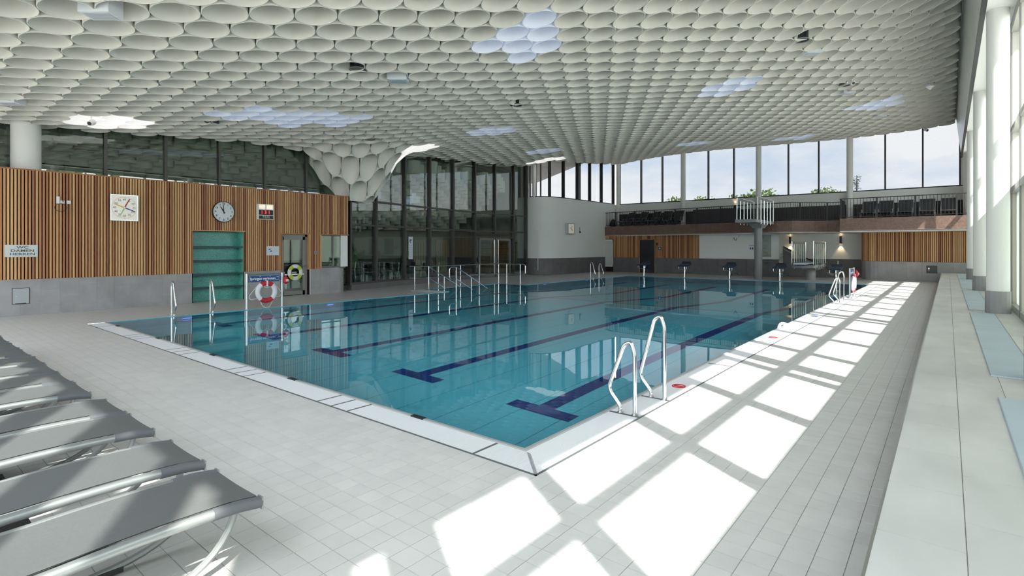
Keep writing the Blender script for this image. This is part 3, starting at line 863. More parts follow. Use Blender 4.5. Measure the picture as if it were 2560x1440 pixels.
# double entrance door in the partition
d2 = empty('door_2', ((gp[5].x + gp[7].x) / 2, (gp[5].y + gp[7].y) / 2, 0)); struct(d2)
a, b = gp[5], gp[7]; L_ = (b - a).length; M = seg_frame(a, b, 0)
MB().box((.05, -.06, 2.2), (L_ - .05, .06, 2.3), M).build('door_head', bronze, d2)
MB().box((.05, -.008, 2.3), (L_ - .05, .008, 2.56), M).build('fanlight', glass_dark, d2)
side = .36
for x0, x1 in ((.05, side), (L_ - side + .05, L_ - .05)):
    MB().box((x0, -.008, .08), (x1, .008, 2.2), M).build('side_light', glass_dark, d2)
MB().box((0, -.10, 0), (side, .10, .10), M).build('plinth', dado_dark, d2); MB().box((L_ - side, -.10, 0), (L_, .10, .10), M).build('plinth', dado_dark, d2)
mid = L_ / 2
for s_, (x0, x1) in ((1, (side, mid - .01)), (-1, (mid + .01, L_ - side + .05))):
    f = MB(); f.box((x0, -.05, .01), (x0 + .10, .05, 2.2), M); f.box((x1 - .10, -.05, .01), (x1, .05, 2.2), M)
    f.box((x0, -.05, 2.08), (x1, .05, 2.2), M); f.box((x0, -.05, .01), (x1, .05, .16), M)
    lf = f.build('door_leaf', grey_frame, d2)
    MB().box((x0 + .10, -.008, .16), (x1 - .10, .008, 2.08), M).build('pane', glass_dark, lf)
    xh = x1 - .17 if s_ > 0 else x0 + .17
    MB().tube([M @ Vector((xh, -.12, .12)), M @ Vector((xh, -.12, 2.12))], .022, 8).build('pull_handle', steel, lf)
    for z in (.3, 1.95):
        MB().tube([M @ Vector((xh, -.12, z)), M @ Vector((xh, -.03, z))], .012, 6).build('handle_fixing', steel, lf)

# ---- the next hall behind the glass
hall_wall = mat('hall_wall', (.50, .48, .44), .8, var=.03, scale=1.5)
hw = MB()
hw.box((-27.2, -1.3, 0), (-27, 26.2, 7.6)); hw.box((-27, 26.2, 0), (-20.15, 26.35, 7.6)); hw.box((-27, -1.5, 0), (-18.2, -1.3, 7.6))
wall_hall = struct(hw.build('wall_hall', hall_wall))
MB().box((-27, -1.3, 0), (-26.96, 26.2, 1.0)).build('dado', dado_dark, wall_hall)
MB().box((-27, 26.16, 0), (-20.4, 26.2, 1.0)).build('dado', dado_dark, wall_hall)
struct(MB().box((-27.2, -1.5, 7.5), (-18.75, 26.0, 7.62)).build('ceiling_hall', mat('hall_ceiling', (.10, .10, .10), .8)))
dlit = mat('cream_door', (.72, .62, .48), .5)
for k, px in enumerate((1050, 1105)):
    y_ = at_x(px, HOR, -26.9).y
    o = empty('door_%d' % (3 + k), (-26.96, y_, 0)); struct(o)
    MB().box((-26.96, y_ - .5, 0), (-26.9, y_ + .5, 2.2)).build('leaf', dlit, o)
    for q in range(4): MB().box((-26.9, y_ - .38 + q * .22, .15), (-26.893, y_ - .35 + q * .22, 2.05)).build('groove', mat('groove', (.40, .34, .26), .6), o)
    MB().tube(bent([(-26.89, y_ - .4, 1.02), (-26.83, y_ - .4, 1.02), (-26.83, y_ - .28, 1.02)], .02), .012, 6).build('handle', steel_mat, o)
# tall notice stuck to the glass
M = seg_frame(gp[2], gp[3], 0)
pA = hit_poly(1019, gpoly); dd_ = (pA - gp[2]).length
o = empty('mask_notice', (pA.x, pA.y, 1.1), 'tall white mask notice with a blue head symbol on the glass partition', 'notice')
MB().box((dd_, -.06, 1.15), (dd_ + .30, -.05, 2.18), M).build('sheet', paper, o)
MB().disk(M @ mframe((dd_ + .15, -.061, 1.98), (1, 0, 0), (0, 0, 1), (0, -1, 0)), .085, .002, 20).build('symbol', blue_sign, o)
MB().disk(M @ mframe((dd_ + .17, -.064, 1.96), (1, 0, 0), (0, 0, 1), (0, -1, 0)), .05, .002, 14).build('mask_mark', print_white, o)
for k in range(7):
    MB().box((dd_ + .04, -.062, 1.26 + k * .085), (dd_ + .25, -.061, 1.275 + k * .085), M).build('text_line', mat('print_pale2', (.35, .42, .52), .6), o)
# play slide of green tube, tables, chairs and loungers seen through the glass
green = mat('slide_green', (.10, .27, .13), .4)
sl = empty('green_slide', (-24.2, 15.2, 0), 'green arched play shelter standing behind the glass partition', 'play shelter')
b = MB(); R0 = 1.55
prof = []
for i in range(9):
    for j in range(13):
        a = math.radians(-80 + 160 * j / 12); e_ = math.radians(5 + 80 * i / 8)
        prof.append((-24.2 + R0 * math.cos(e_) * math.cos(a), 15.0 + R0 * math.cos(e_) * math.sin(a), .2 + 2.1 * math.sin(e_)))
b.add(prof, [(i * 13 + j, i * 13 + j + 1, (i + 1) * 13 + j + 1, (i + 1) * 13 + j) for i in range(8) for j in range(12)])
b.build('dome', green, sl, smooth=True)
for y in (13.5, 16.5):
    MB().tube(arc((-24.3, y, 0), (-22.9, y + (15 - y) * .1, 2.2), (-24.2, 15.0, 2.35), 12), .09, 10).build('leg', green, sl, smooth=True)
def cafe_table(name, x, y, label):
    o = empty(name, (x, y, 0), label, 'table', 'cafe tables behind the glass')
    MB().box((x - .4, y - .45, .72), (x + .4, y + .45, .75)).build('table_top', black, o)
    MB().tube([(x, y, .04), (x, y, .72)], .035, 10).build('post', black, o)
    b = MB(); b.tube([(x - .35, y - .35, .02), (x + .35, y + .35, .02)], .02, 6); b.tube([(x - .35, y + .35, .02), (x + .35, y - .35, .02)], .02, 6); b.build('foot', black, o)
def cafe_chair(x, y, rz, label):
    o = empty('cafe_chair', (x, y, 0), label, 'chair', 'cafe chairs behind the glass')
    R = Matrix.Translation((x, y, 0)) @ Matrix.Rotation(rz, 4, 'Z')
    MB().box((-.22, -.22, .44), (.22, .22, .47), R).build('seat', green if random.random() < .3 else black, o)
    b = MB(); pts = [R @ Vector((.25 * math.sin(t), .22 - .06 * (1 - math.cos(t)), 0)) for t in [-.9 + .3 * k for k in range(7)]]
    for k in range(6):
        p, q = pts[k], pts[k + 1]
        b.add([(p.x, p.y, .5), (q.x, q.y, .5), (q.x, q.y, .86), (p.x, p.y, .86)], [(0, 1, 2, 3)])
    b.build('backrest', black, o)
    for sx in (-.19, .19):
        for sy in (-.19, .19):
            MB().tube([R @ Vector((sx, sy, .44)), R @ Vector((sx * 1.15, sy * 1.15, 0))], .012, 6).build('leg', steel_mat, o)
for k, (px, dx) in enumerate(((900, 2.2), (985, 2.6), (1060, 2.4), (1090, 4.2))):
    p = hit_poly(px, gpoly); cafe_table('cafe_table', p.x - dx, p.y + dx * -.55 * 0 + 1.2, 'black cafe table behind the glass, %s from the timber wall' % ['first', 'second', 'third', 'fourth'][k])
    cafe_chair(p.x - dx + .1, p.y + .45, math.pi, 'dark cafe chair on the near side of the %s cafe table from the timber wall' % ['first', 'second', 'third', 'fourth'][k])
    cafe_chair(p.x - dx - .1, p.y + 2.0, 0, 'dark cafe chair on the far side of the %s cafe table from the timber wall' % ['first', 'second', 'third', 'fourth'][k])
def sconce(loc, nrm, label, group, power=14, parent_name='wall_sconce'):
    o = empty(parent_name, loc, label, 'lamp', group)
    x, y, z = loc; nx, ny = nrm
    MB().box((x - .05, y - .05, z - .22), (x + .05, y + .05, z + .22)).build('housing', black, o)
    gl = mat('lamp_glow', (1, .8, .5), .5, emit=(1.0, .72, .42), es=6.0)
    MB().box((x - .035, y - .035, z + .219), (x + .035, y + .035, z + .222)).build('upper_lens', gl, o)
    MB().box((x - .035, y - .035, z - .222), (x + .035, y + .035, z - .219)).build('lower_lens', gl, o)
    for s_ in (1, -1):
        l = bpy.data.lights.new('lamp', 'SPOT'); l.energy = power; l.color = (1, .72, .42); l.spot_size = math.radians(80); l.spot_blend = .6; l.shadow_soft_size = .03
        q = bpy.data.objects.new('lamp_light', l); COL.objects.link(q); q.location = (x, y, z + s_ * .23)
        q.rotation_euler = (0, 0, 0) if s_ < 0 else (math.pi, 0, 0)
        adopt(q, o)
    return o
ysc = at_x(1158, HOR, -26.9).y
sconce((-26.85, ysc, 1.75), (1, 0), 'black wall lamp glowing warm behind the glass partition', 'hall lamps', 10)
# locker shelf block and dark wall pieces by the double door
o = empty('locker_block', (-24.5, 26.0, 0), 'tan lockers standing behind the glass door', 'lockers')
lk = mat('locker_tan', (.34, .24, .13), .6); lg = mat('locker_gap', (.10, .07, .04), .7)
MB().box((-23.6, 25.6, 0), (-20.9, 26.15, 2.0)).build('carcass', lg, o)
for i in range(6):
    for j in range(5):
        MB().box((-23.57 + i * .45, 25.57, .08 + j * .385), (-23.57 + i * .45 + .42, 25.6, .08 + j * .385 + .355)).build('locker_door', lk, o)

# ================================================================== WHITE CURVED WALL (beyond the partition)
wpoly = [(-20.25, 26.15), (-19.75, 26.2), (-19.3, 26.45), (-18.98, 26.95), (-18.8, 27.6), (-18.72, 28.6), (-18.7, 30.2), (-18.7, 32.0), (-18.7, 33.6), (-18.7, YG)]
def spline(P, n=5):
    P = [Vector(p) for p in P]; out = []
    for i in range(len(P) - 1):
        a, b, c, d = P[max(i - 1, 0)], P[i], P[i + 1], P[min(i + 2, len(P) - 1)]
        for k in range(n):
            t = k / n
            out.append(.5 * ((2 * b) + (c - a) * t + (2 * a - 5 * b + 4 * c - d) * t * t + (3 * b - a - 3 * c + d) * t ** 3))
    return out + [P[-1]]
wpoly0 = wpoly
wpoly = [tuple(p) for p in spline(wpoly)]
ZW = 4.78
wfar = struct(MB().ribbon(wpoly, 1.02, ZW, .25).build('wall_white', white_wall, smooth=True))
for k in range(len(wpoly) - 2):
    a, b = Vector(wpoly[k]), Vector(wpoly[k + 1]); n = 1
    for q in range(n):
        p0 = a.lerp(b, q / n); p1 = a.lerp(b, (q + 1) / n)
        MB().ribbon([p0, p1], 0, 1.02, .25).build('wall_tile', dado_dark, wfar)
win4 = empty('window_4', (-18.9, 30, ZW)); struct(win4)
wv = [Vector(p) for p in wpoly]
off = [Vector((p.x - .1, p.y)) for p in wv]
PW = [1324, 1352, 1377, 1412, 1447, 1478, 1507, 1537]
wp = [hit_poly(p, wv) for p in PW]
for k, p in enumerate(wp):
    q = wp[min(k + 1, len(wp) - 1)]; a = wp[max(k - 1, 0)]; M = seg_frame(p, p + (q - a).normalized(), 0)
    MB().box((-.04, .02, ZW), (.04, .24, 8.2), M).build('mullion', dark_metal, win4)
    if k < len(wp) - 1:
        L_ = (q - p).length; M = seg_frame(p, q, 0)
        MB().box((.04, .10, ZW + .06), (L_ - .04, .116, 8.2), M).build('pane', glass_dimmed, win4)
        MB().box((0, .02, ZW), (L_, .22, ZW + .06), M).build('sill', dark_metal, win4)
# things on the white wall
p = hit_poly(1421, wv)
o = empty('pace_clock', (p.x + .02, p.y, 2.2), 'small lit pace clock on the white curved wall', 'clock')
zc = at_x(1421, 572, p.x).z
MB().box((p.x, p.y - .36, zc - .34), (p.x + .22, p.y + .36, zc + .34)).build('case', steel_mat, o)
MB().box((p.x + .22, p.y - .32, zc - .30), (p.x + .226, p.y + .32, zc + .30)).build('face', clock_face, o)
Mf = on_left(p.y, zc, p.x + .228)
for a, m_ in ((25, 'hand_red'), (130, 'hand_blue'), (205, 'hand_green'), (292, 'hand_yellow')): hand(Mf, math.radians(a), .2, .035, MATS[m_], o, 'hand', .004)
p = hit_poly(1448, wv); z0 = at_x(1448, 582, p.x).z
o = tag(MB().tube([(p.x + .05, p.y, z0 + .35), (p.x + .05, p.y, z0 + .1)], .015, 8).tube([(p.x + .07, p.y, z0 + .1), (p.x + .07, p.y, z0 - .02)], .045, 8).build('wall_bracket', black), 'small black bracket on the white wall right of the lit clock', 'bracket')
p = hit_poly(1345, wv); n_ = Vector((.55, -.83))
o = empty('pool_net', (p.x + n_.x * .1, p.y + n_.y * .1, .3), 'long pole with a round net leaning on the white wall', 'pool net')
bx, by = p.x + n_.x * .12, p.y + n_.y * .12
MB().tube([(bx, by, .28), (bx, by, 2.72)], .02, 8).build('pole', white_paint, o)
t_ = Vector((.83, .55))
MB().tube([(bx + t_.x * .26 * math.cos(a), by + t_.y * .26 * math.cos(a), 2.98 + .26 * math.sin(a)) for a in [k * math.pi / 12 for k in range(24)]], .014, 6, closed=True).build('net_ring', white_paint, o)

# ================================================================== FAR WALL and GALLERY
XW0, XW1, XS = at_y(1497, HOR, YF).x, at_y(1747, HOR, YF).x, at_y(1947.5, HOR, YF).x
fw = MB()
fw.box((XW0 - .3, YF + .05, 0), (XW1, YF + .3, 2.6)); fw.box((XW1, YF, 1.0), (XS, YF + .3, 2.6)); fw.box((XW1, YF + .03, 0), (XS, YF + .3, 1.0))
wall_far = struct(fw.build('wall_far', white_wall))
MB().box((XW0, YF + .03, 0), (XW1, YF + .06, 2.6)).build('backing', slat_back, wall_far)
DX0, DX1 = at_y(1599.5, HOR, YF).x, at_y(1637, HOR, YF).x
LX0, LX1 = at_y(1504, HOR, YF).x, at_y(1532.5, HOR, YF).x
x = XW0
while x < XW1:
    z0 = 1.0
    if DX0 - .06 < x < DX1 + .02: z0 = 2.24
    if LX0 - .06 < x < LX1 + .02: z0 = 2.26
    MB().box((x, YF - random.uniform(.002, .02), z0), (x + .045, YF + .04, 2.6)).build('slat', wood, wall_far)
    x += .0735
def far_tiles(x0, x1, y, z1=1.0):
    n = max(1, round((x1 - x0) / .6))
    for k in range(n):
        a = x0 + (x1 - x0) * k / n; b_ = x0 + (x1 - x0) * (k + 1) / n
        MB().box((a + .002, y - .02 - random.uniform(0, .002), 0), (b_ - .002, y + .03, z1)).build('wall_tile', dado_dark, wall_far)
far_tiles(XW0, LX0 - .02, YF); far_tiles(LX1 + .02, DX0 - .02, YF); far_tiles(DX1 + .02, XW1, YF); far_tiles(XW1, XS, YF)
# black door
o = struct(MB().box((DX0, YF - .0, 0), (DX1, YF + .05, 2.2)).build('door_5', mat('door_black', (.010, .013, .018), .35)))
b = MB(); b.box((DX0 - .03, YF - .03, 0), (DX0, YF + .03, 2.23)); b.box((DX1, YF - .03, 0), (DX1 + .03, YF + .03, 2.23)); b.box((DX0, YF - .03, 2.2), (DX1, YF + .03, 2.23)); b.build('door_frame', wood, o)
MB().tube(bent([(DX0 + .1, YF - .01, 1.05), (DX0 + .1, YF - .06, 1.05), (DX0 + .24, YF - .06, 1.05)], .02), .01, 6).build('handle', dark_metal, o)
# white louvre
o = empty('louvre_grille', ((LX0 + LX1) / 2, YF, .3), 'tall white louvre grille in the slatted wall behind the ladder', 'grille')
za, zb = .34, 2.24
b = MB(); b.box((LX0, YF - .05, za), (LX0 + .09, YF + .02, zb)); b.box((LX1 - .05, YF - .05, za), (LX1, YF + .02, zb)); b.box((LX0, YF - .05, zb - .1), (LX1, YF + .02, zb)); b.box((LX0, YF - .05, za), (LX1, YF + .02, za + .08)); b.build('frame', white_wall, o)
for k in range(26):
    z = za + .09 + k * .066
    MB().add([(LX0 + .09, YF - .045, z), (LX1 - .05, YF - .045, z), (LX1 - .05, YF + .02, z + .06), (LX0 + .09, YF + .02, z + .06), (LX0 + .09, YF - .04, z - .006), (LX1 - .05, YF - .04, z - .006)], [(0, 1, 2, 3), (4, 5, 1, 0)]).build('louvre', white_wall, o)
# small signs right of the black door
o = tag(MB().box((DX1 + .28, YF - .05, 1.52), (DX1 + .46, YF - .025, 1.72)).build('pictogram_sign', blue_sign), 'tiny dark blue pictogram sign right of the black door', 'sign')
MB().disk(on_far(DX1 + .37, 1.62, YF - .05), .05, .003, 12).build('symbol', print_white, o)
o = tag(MB().box((DX1 + .10, YF - .06, 1.83), (DX1 + .24, YF - .02, 2.0)).build('door_bell', mat('bell_brown', (.06, .03, .02), .6)), 'small dark brown alarm box right of the black door', 'alarm')
# sign board: gallery and diving tower
sx0, sx1 = at_y(1889, HOR, YF).x, at_y(1928, HOR, YF).x
o = tag(MB().box((sx0, YF - .03, 1.12), (sx1, YF - .002, 2.40)).build('direction_sign', mat('sign_greygreen', (.36, .40, .38), .5)), 'grey upright sign reading GALERIE and SPRUNGTURM beside the tall column', 'sign')
gm = mat('sign_print', (.20, .24, .22), .6); xc = (sx0 + sx1) / 2
text('GALERIE', .14, on_far(xc, 2.06, YF - .031), gm, o); text('SPRUNG-', .13, on_far(xc, 1.76, YF - .031), gm, o); text('TURM', .13, on_far(xc, 1.63, YF - .031), gm, o)
b = MB(); b.box((xc - .012, YF - .033, 2.2), (xc + .012, YF - .03, 2.32)); b.add([(xc - .08, YF - .032, 2.26), (xc, YF - .032, 2.34), (xc + .08, YF - .032, 2.26), (xc, YF - .032, 2.31)], [(0, 1, 2, 3)]); b.build('arrow', gm, o)
og = mat('sign_olive', (.30, .32, .12), .6)
MB().tube([(xc - .4 + .1 * k, YF - .034, 1.22 + .03 * math.sin(k * 1.1)) for k in range(9)], .016, 6).build('wave', og, o)
MB().tube(arc((xc - .35, YF - .034, 1.46), (xc + .1, YF - .034, 1.52), (xc + .25, YF - .034, 1.30), 8), .016, 6).build('diver_mark', og, o)
nx0, nx1 = at_y(1872.5, HOR, YF).x, at_y(1889.5, HOR, YF).x
o = tag(MB().box((nx0, YF - .02, 1.52), (nx1 - .03, YF, 1.80)).build('notice', paper), 'small white notice with blue print left of the tall column', 'notice')
for k in range(2): MB().box((nx0 + .06 + k * .12, YF - .022, 1.57), (nx0 + .12 + k * .12, YF - .02, 1.69)).build('print', navy, o)
MB().box((nx0, YF - .03, 1.80), (nx1 - .03, YF, 1.82)).build('rail', dark_metal, o)
px_ = at_y(1842, HOR, YF).x
o = empty('wall_speaker', (px_, YF - .1, 2.2), 'small pale loudspeaker with a hanging cable under the gallery', 'speaker')
MB().box((px_ - .12, YF - .14, 2.28), (px_ + .14, YF - .0, 2.46)).build('case', white_paint, o)
MB().tube(bent([(px_ - .1, YF - .05, 2.44), (px_ - .16, YF - .05, 2.2), (px_ - .04, YF - .05, 2.08), (px_ + .02, YF - .05, 2.24)], .06), .012, 6).build('cable', black, o)
# recess behind the towers: stair wall
rx1 = at_y(2148, HOR, YG).x
rw = MB(); rw.box((XS - .1, YG + .2, 1.02), (1.3, YG + .45, ZG)); rw.box((XS - .1, YF + .3, 0), (XS + .0, YG + .2, 2.6))
wall_recess = struct(rw.build('wall_recess', white_wall))
MB().box((XS - .0, YG + .15, 0), (1.2, YG + .22, 1.02)).build('dado', dado_dark, wall_recess)
o = empty('stair', (XS + 1.0, YG - .6, 0), 'dark stair flight with tile string rising behind the diving platforms', 'stairs')
b = MB(); xA = XS + .02
b.add([(xA, YG - .9, 0), (xA + 2.6, YG - .9, 0), (xA + 1.35, YG - .9, .95), (xA, YG - .9, 1.72), (xA, YG - .75, 0), (xA + 2.6, YG - .75, 0), (xA + 1.35, YG - .75, .95), (xA, YG - .75, 1.72)],
      [(0, 1, 2, 3), (7, 6, 5, 4), (0, 4, 5, 1), (1, 5, 6, 2), (2, 6, 7, 3), (3, 7, 4, 0)]); b.build('string_wall', dado_dark, o)
MB().tube([(xA, YG - .95, 1.62), (xA + 1.6, YG - .95, .72)], .025, 8).build('handrail', steel_mat, o)
MB().tube([(xA, YG - .82, 1.74), (xA + 1.4, YG - .82, .96)], .03, 8).build('cap_rail', dark_metal, o)
for k in range(9):
    MB().box((xA + 2.3 - k * .28, YG - .75, 0), (xA + 2.58 - k * .28, YG + .15, .17 * (k + 1))).build('step', dado_tile, o)
hb = empty('handrail', (XS - .4, YF - .2, 0), 'short steel handrail at the end of the grey dado', 'handrail')
b = MB(); b.tube(bent([(XS - .75, YF - .09, .84), (XS - .02, YF - .09, .84), (XS + .12, YF - .09, 1.12), (XS + .25, YF - .09, 1.25), (XS + .1, YF - .09, 1.3)], .05), .02, 8); b.build('rail', steel_mat, hb)
MB().tube([(XS - .08, YF - .09, .84), (XS - .08, YF - .09, .45)], .016, 8).build('post', steel_mat, hb)
xs1, xs2 = at_y(1975, HOR, YG + .1).x, at_y(2101.5, HOR, YG + .1).x
sconce((xs1, YG + .10, 2.12), (0, -1), 'black up and down wall lamp left of the low diving platform', 'gallery lamps', 16)
sconce((xs2, YG + .10, 2.12), (0, -1), 'black up and down wall lamp right of the low diving platform', 'gallery lamps', 16)
# wood wall at the right with rounded end
RW0 = at_y(2150, HOR, YF).x
rpoly = [(RW0 + .06, YG + .2), (RW0, YF + .95), (RW0 + .05, YF + .55), (RW0 + .22, YF + .22), (RW0 + .5, YF + .04), (RW0 + .9, YF), (1.2, YF)]
wr2 = struct(MB().ribbon(rpoly, 0, 2.6, .2).build('wall_timber', slat_back))
rv = [Vector(p) for p in rpoly]
def along(poly, s_):
    for i in range(len(poly) - 1):
        L_ = (poly[i + 1] - poly[i]).length
        if s_ <= L_: 
            d = (poly[i + 1] - poly[i]) / L_
            return poly[i] + d * s_, d
        s_ -= L_
    return None
s_ = .03
while True:
    r_ = along(rv, s_)
    if r_ is None: break
    p, d = r_; M = mframe((p.x, p.y, 0), (d.x, d.y, 0), (-d.y, d.x, 0), (0, 0, 1))
    MB().box((-.026, -.05, .98), (.026, .01, 2.6), M).build('slat', wood, wr2)
    s_ += .0765
s_ = .0
while True:
    r_ = along(rv, s_); r2 = along(rv, s_ + (.14 if s_ < 2.35 else .6))
    if r_ is None or r2 is None: break
    MB().ribbon([r_[0] + Vector((r_[1].y, -r_[1].x)) * .03, r2[0] + Vector((r2[1].y, -r2[1].x)) * .03], 0, .97, .03).build('wall_tile', dado_tile, wr2)
    s_ += .143 if s_ < 2.35 else .603
hx = at_y(2330, HOR, YF).x
o = tag(MB().box((hx - .22, YF - .045, .42), (hx + .2, YF - .03, .80)).build('hose_hatch', mat('hatch_dark', (.05, .05, .05), .4)), 'dark square hatch with a small lock in the right tile dado', 'hatch')
MB().disk(on_far(hx - .12, .66, YF - .045), .035, .01, 12).build('lock', steel_mat, o)
MB().box((hx - .13, YF - .055, .56), (hx - .11, YF - .045, .66)).build('handle', steel_mat, o)

# gallery slab
gfront = [(-19.4, 33.3), (-14, 32.75), (-10, 32.2), (-7.2, 31.75), (-6.5, 31.75), (-6.1, 32.2), (-5.6, 32.7), (-5.0, 33.05), (-4.25, 33.2), (-4.2, 31.1), (1.2, 31.1)]
gal = MB().prism(gfront + [(1.2, YG + .3), (-19.4, YG + .3)], ZG - .62, ZG).build('floor_gallery', brown_mosaic); struct(gal)
sof = [(p[0], p[1] + .05) for p in gfront]
MB().prism(sof + [(1.2, YG + .2), (-19.3, YG + .2)], ZG - .66, ZG - .625).build('soffit', white_paint, gal)
MB().ribbon([(p[0], p[1] - .012) for p in gfront], ZG - .60, ZG - .575, .02).build('drip_edge', mat('drip', (.32, .25, .22), .5), gal)
# gallery back wall and sill
gw = MB(); gw.box((-18.75, YG, ZG), (1.3, YG + .25, ZW))
wall_gallery = struct(gw.build('wall_gallery', white_wall))
MB().box((-18.7, YG - .03, ZG), (1.0, YG, ZG + .95)).build('dado', mat('gallery_dado', (.055, .05, .055), .6), wall_gallery)
MB().box((at_y(1733, HOR, YG - .8).x, YG - .8, ZG), (at_y(1850, HOR, YG - .8).x, YG - .7, ZG + 1.0)).build('low_wall', MATS['gallery_dado'], wall_gallery)
# railing along the front
rail_v = [Vector((p[0], p[1] + .08)) for p in gfront]
railing = empty('gallery_railing', (-10, 32.3, ZG), 'dark vertical bar railing along the front of the upper gallery', 'railing')
bars = []
tot = sum((rail_v[i + 1] - rail_v[i]).length for i in range(len(rail_v) - 1))
b = MB()
ZR = ZG + .98
b.tube([(p.x, p.y, ZR) for p in rail_v], .022, 6); b.build('top_rail', dark_metal, railing)
MB().tube([(p.x, p.y, ZG + .07) for p in rail_v], .016, 6).build('bottom_rail', dark_metal, railing)
s_ = .1; k = 0
while s_ < tot - .05:
    p, d = along(rail_v, s_)
    if k % 11 == 0: MB().box((p.x - .035, p.y - .035, ZG), (p.x + .035, p.y + .035, ZR)).build('post', dark_metal, railing)
    else: MB().box((p.x - .009, p.y - .009, ZG + .07), (p.x + .009, p.y + .009, ZR)).build('bar', dark_metal, railing)
    s_ += .135; k += 1
# upper far glazing
win5 = empty('window_5', (-9, YG, ZW)); struct(win5)
PF = [1549, 1603, 1656, 1708, 1771, 1835, 1897, 1971, 2047, 2124, 2213, 2307, 2400]
fx = [at_y(p, HOR, YG + .1).x for p in PF]
for k, x in enumerate(fx):
    MB().box((x - .035, YG + .02, ZW), (x + .035, YG + .22, 8.2)).build('mullion', dark_metal, win5)
    if k < len(fx) - 1:
        MB().box((x + .035, YG + .10, ZW + .06), (fx[k + 1] - .035, YG + .115, 8.2)).build('pane', glass_dimmed, win5)
MB().box((-18.7, YG + .0, ZW), (1.0, YG + .22, ZW + .06)).build('sill', dark_metal, win5)
struct(MB().box((-18.9, YG + .02, 8.2), (1.45, YG + .4, 9.2)).build('trim_5', white_paint))
# round columns in front of the far glazing
def column(name, x, y, r, z0, z1, label, base=False):
    o = empty(name, (x, y, z0), label, 'column', 'white round columns')
    MB().cyl((x, y), r, z0 + (.42 if base else 0), z1, 32).build('shaft', white_paint, o, smooth=True)
    if base:
        n = 14; R = r + .018
        for k in range(n):
            a0, a1 = 2 * math.pi * k / n, 2 * math.pi * (k + 1) / n
            q = [(x + R * math.cos(a), y + R * math.sin(a)) for a in (a0, a1)]
            MB().prism([q[0], q[1], (x + (r - .02) * math.cos(a1), y + (r - .02) * math.sin(a1)), (x + (r - .02) * math.cos(a0), y + (r - .02) * math.sin(a0))], z0, z0 + .42).build('base_tile', dado_tile, o)
    return o
for k, (px, r) in enumerate(((1544.5, .13), (1708, .16), (1896.5, .16), (2124.5, .16))):
    x = at_y(px, HOR, YG - .2).x
    column('column', x, YG - .2, r, ZG, 8.2, 'slim white round column before the far glazing, %s from the left corner' % ['first', 'second', 'third', 'fourth'][k])
p = hit_poly(1329, wv); column('column', p.x + .05, p.y - .02 + .25, .15, ZW, 7.6, 'white round column at the left end of the curved white wall')
p = hit_poly(1456.5, wv); column('column', p.x - .3, p.y, .14, ZW, 7.8, 'white round column in the glazing above the curved white wall')
column('column', -18.35, 2.73, .30, 0, 5.2, 'thick white round column behind the slatted wall at far left')

# loungers up on the gallery
def small_lounger(x, y, rz, label, up=True):
    o = empty('gallery_lounger', (x, y, ZG), label, 'lounger', 'loungers on the gallery')
    R = Matrix.Translation((x, y, ZG)) @ Matrix.Rotation(rz, 4, 'Z')
    MB().box((-.29, -1.0, .32), (.29, .25, .345), R).build('seat', sling, o)
    a = math.radians(62)
    b = MB(); b.add([R @ Vector(p) for p in ((-.29, .25, .33), (.29, .25, .33), (.29, .25 + .78 * math.cos(a), .33 + .78 * math.sin(a)), (-.29, .25 + .78 * math.cos(a), .33 + .78 * math.sin(a)),
           (-.29, .28, .33), (.29, .28, .33), (.29, .28 + .78 * math.cos(a), .33 + .78 * math.sin(a)), (-.29, .28 + .78 * math.cos(a), .33 + .78 * math.sin(a)))],
           [(0, 1, 2, 3), (7, 6, 5, 4), (0, 4, 5, 1), (1, 5, 6, 2), (2, 6, 7, 3), (3, 7, 4, 0)])
    b.build('backrest', mat('sling_dark', (.045, .046, .05), .8), o)
    for sx in (-.3, .3):
        MB().tube([R @ Vector(p) for p in bent([(sx, -1.02, .33), (sx, .25, .33), (sx, .66, 1.02)], .1)], .018, 6).build('side_rail', lframe, o)
        MB().tube([R @ Vector(p) for p in arc((sx, -.85, .33), (sx, -.6, -.25), (sx, .2, .33), 8)], .016, 6).build('leg', lframe, o)
        MB().tube([R @ Vector(p) for p in bent([(sx, -.05, .33), (sx, -.05, .55), (sx, .35, .58)], .06)], .014, 6).build('armrest', lframe, o)
ordn = ['first', 'second', 'third', 'fourth', 'fifth', 'sixth', 'seventh', 'eighth', 'ninth', 'tenth', 'eleventh', 'twelfth', 'thirteenth']
for k, px in enumerate((1556, 1588, 1620, 1652, 1681)):
    x = at_y(px, HOR, YG - 1.6).x
    small_lounger(x, YG - .98, math.radians(-14 if k < 3 else 0), 'dark gallery lounger at the left, %s from the white wall corner' % ordn[k])
for k, px in enumerate((2170, 2213, 2263, 2318, 2372)):
    x = at_y(px, HOR, YG - 1.6).x
    small_lounger(x, YG - 1.5, math.radians(0), 'dark gallery lounger above the right timber wall, %s from its left end' % ordn[k])
p = at_y(1533, HOR, 33.9)
o = empty('bag', (p.x, 33.9, ZG), 'black bag standing on the gallery behind the railing at left', 'bag')
b = MB(); K = 12
rows = [(0, .20), (.15, .23), (.35, .21), (.5, .12), (.56, .04)]
b.tube([(p.x, 33.9, ZG + z) for z, r in rows], [r for z, r in rows], 12); b.build('body', black, o, smooth=True)
MB().tube(arc((p.x + .12, 33.85, ZG + .45), (p.x + .4, 33.85, ZG + .5), (p.x + .2, 33.85, ZG + .2), 6), .02, 6).build('strap', black, o)
sconce((at_y(1838, HOR, YG - .05).x, YG - .08, ZG + 1.02), (0, -1), 'small warm wall lamp on the gallery behind the high diving platform', 'gallery lamps', 5)

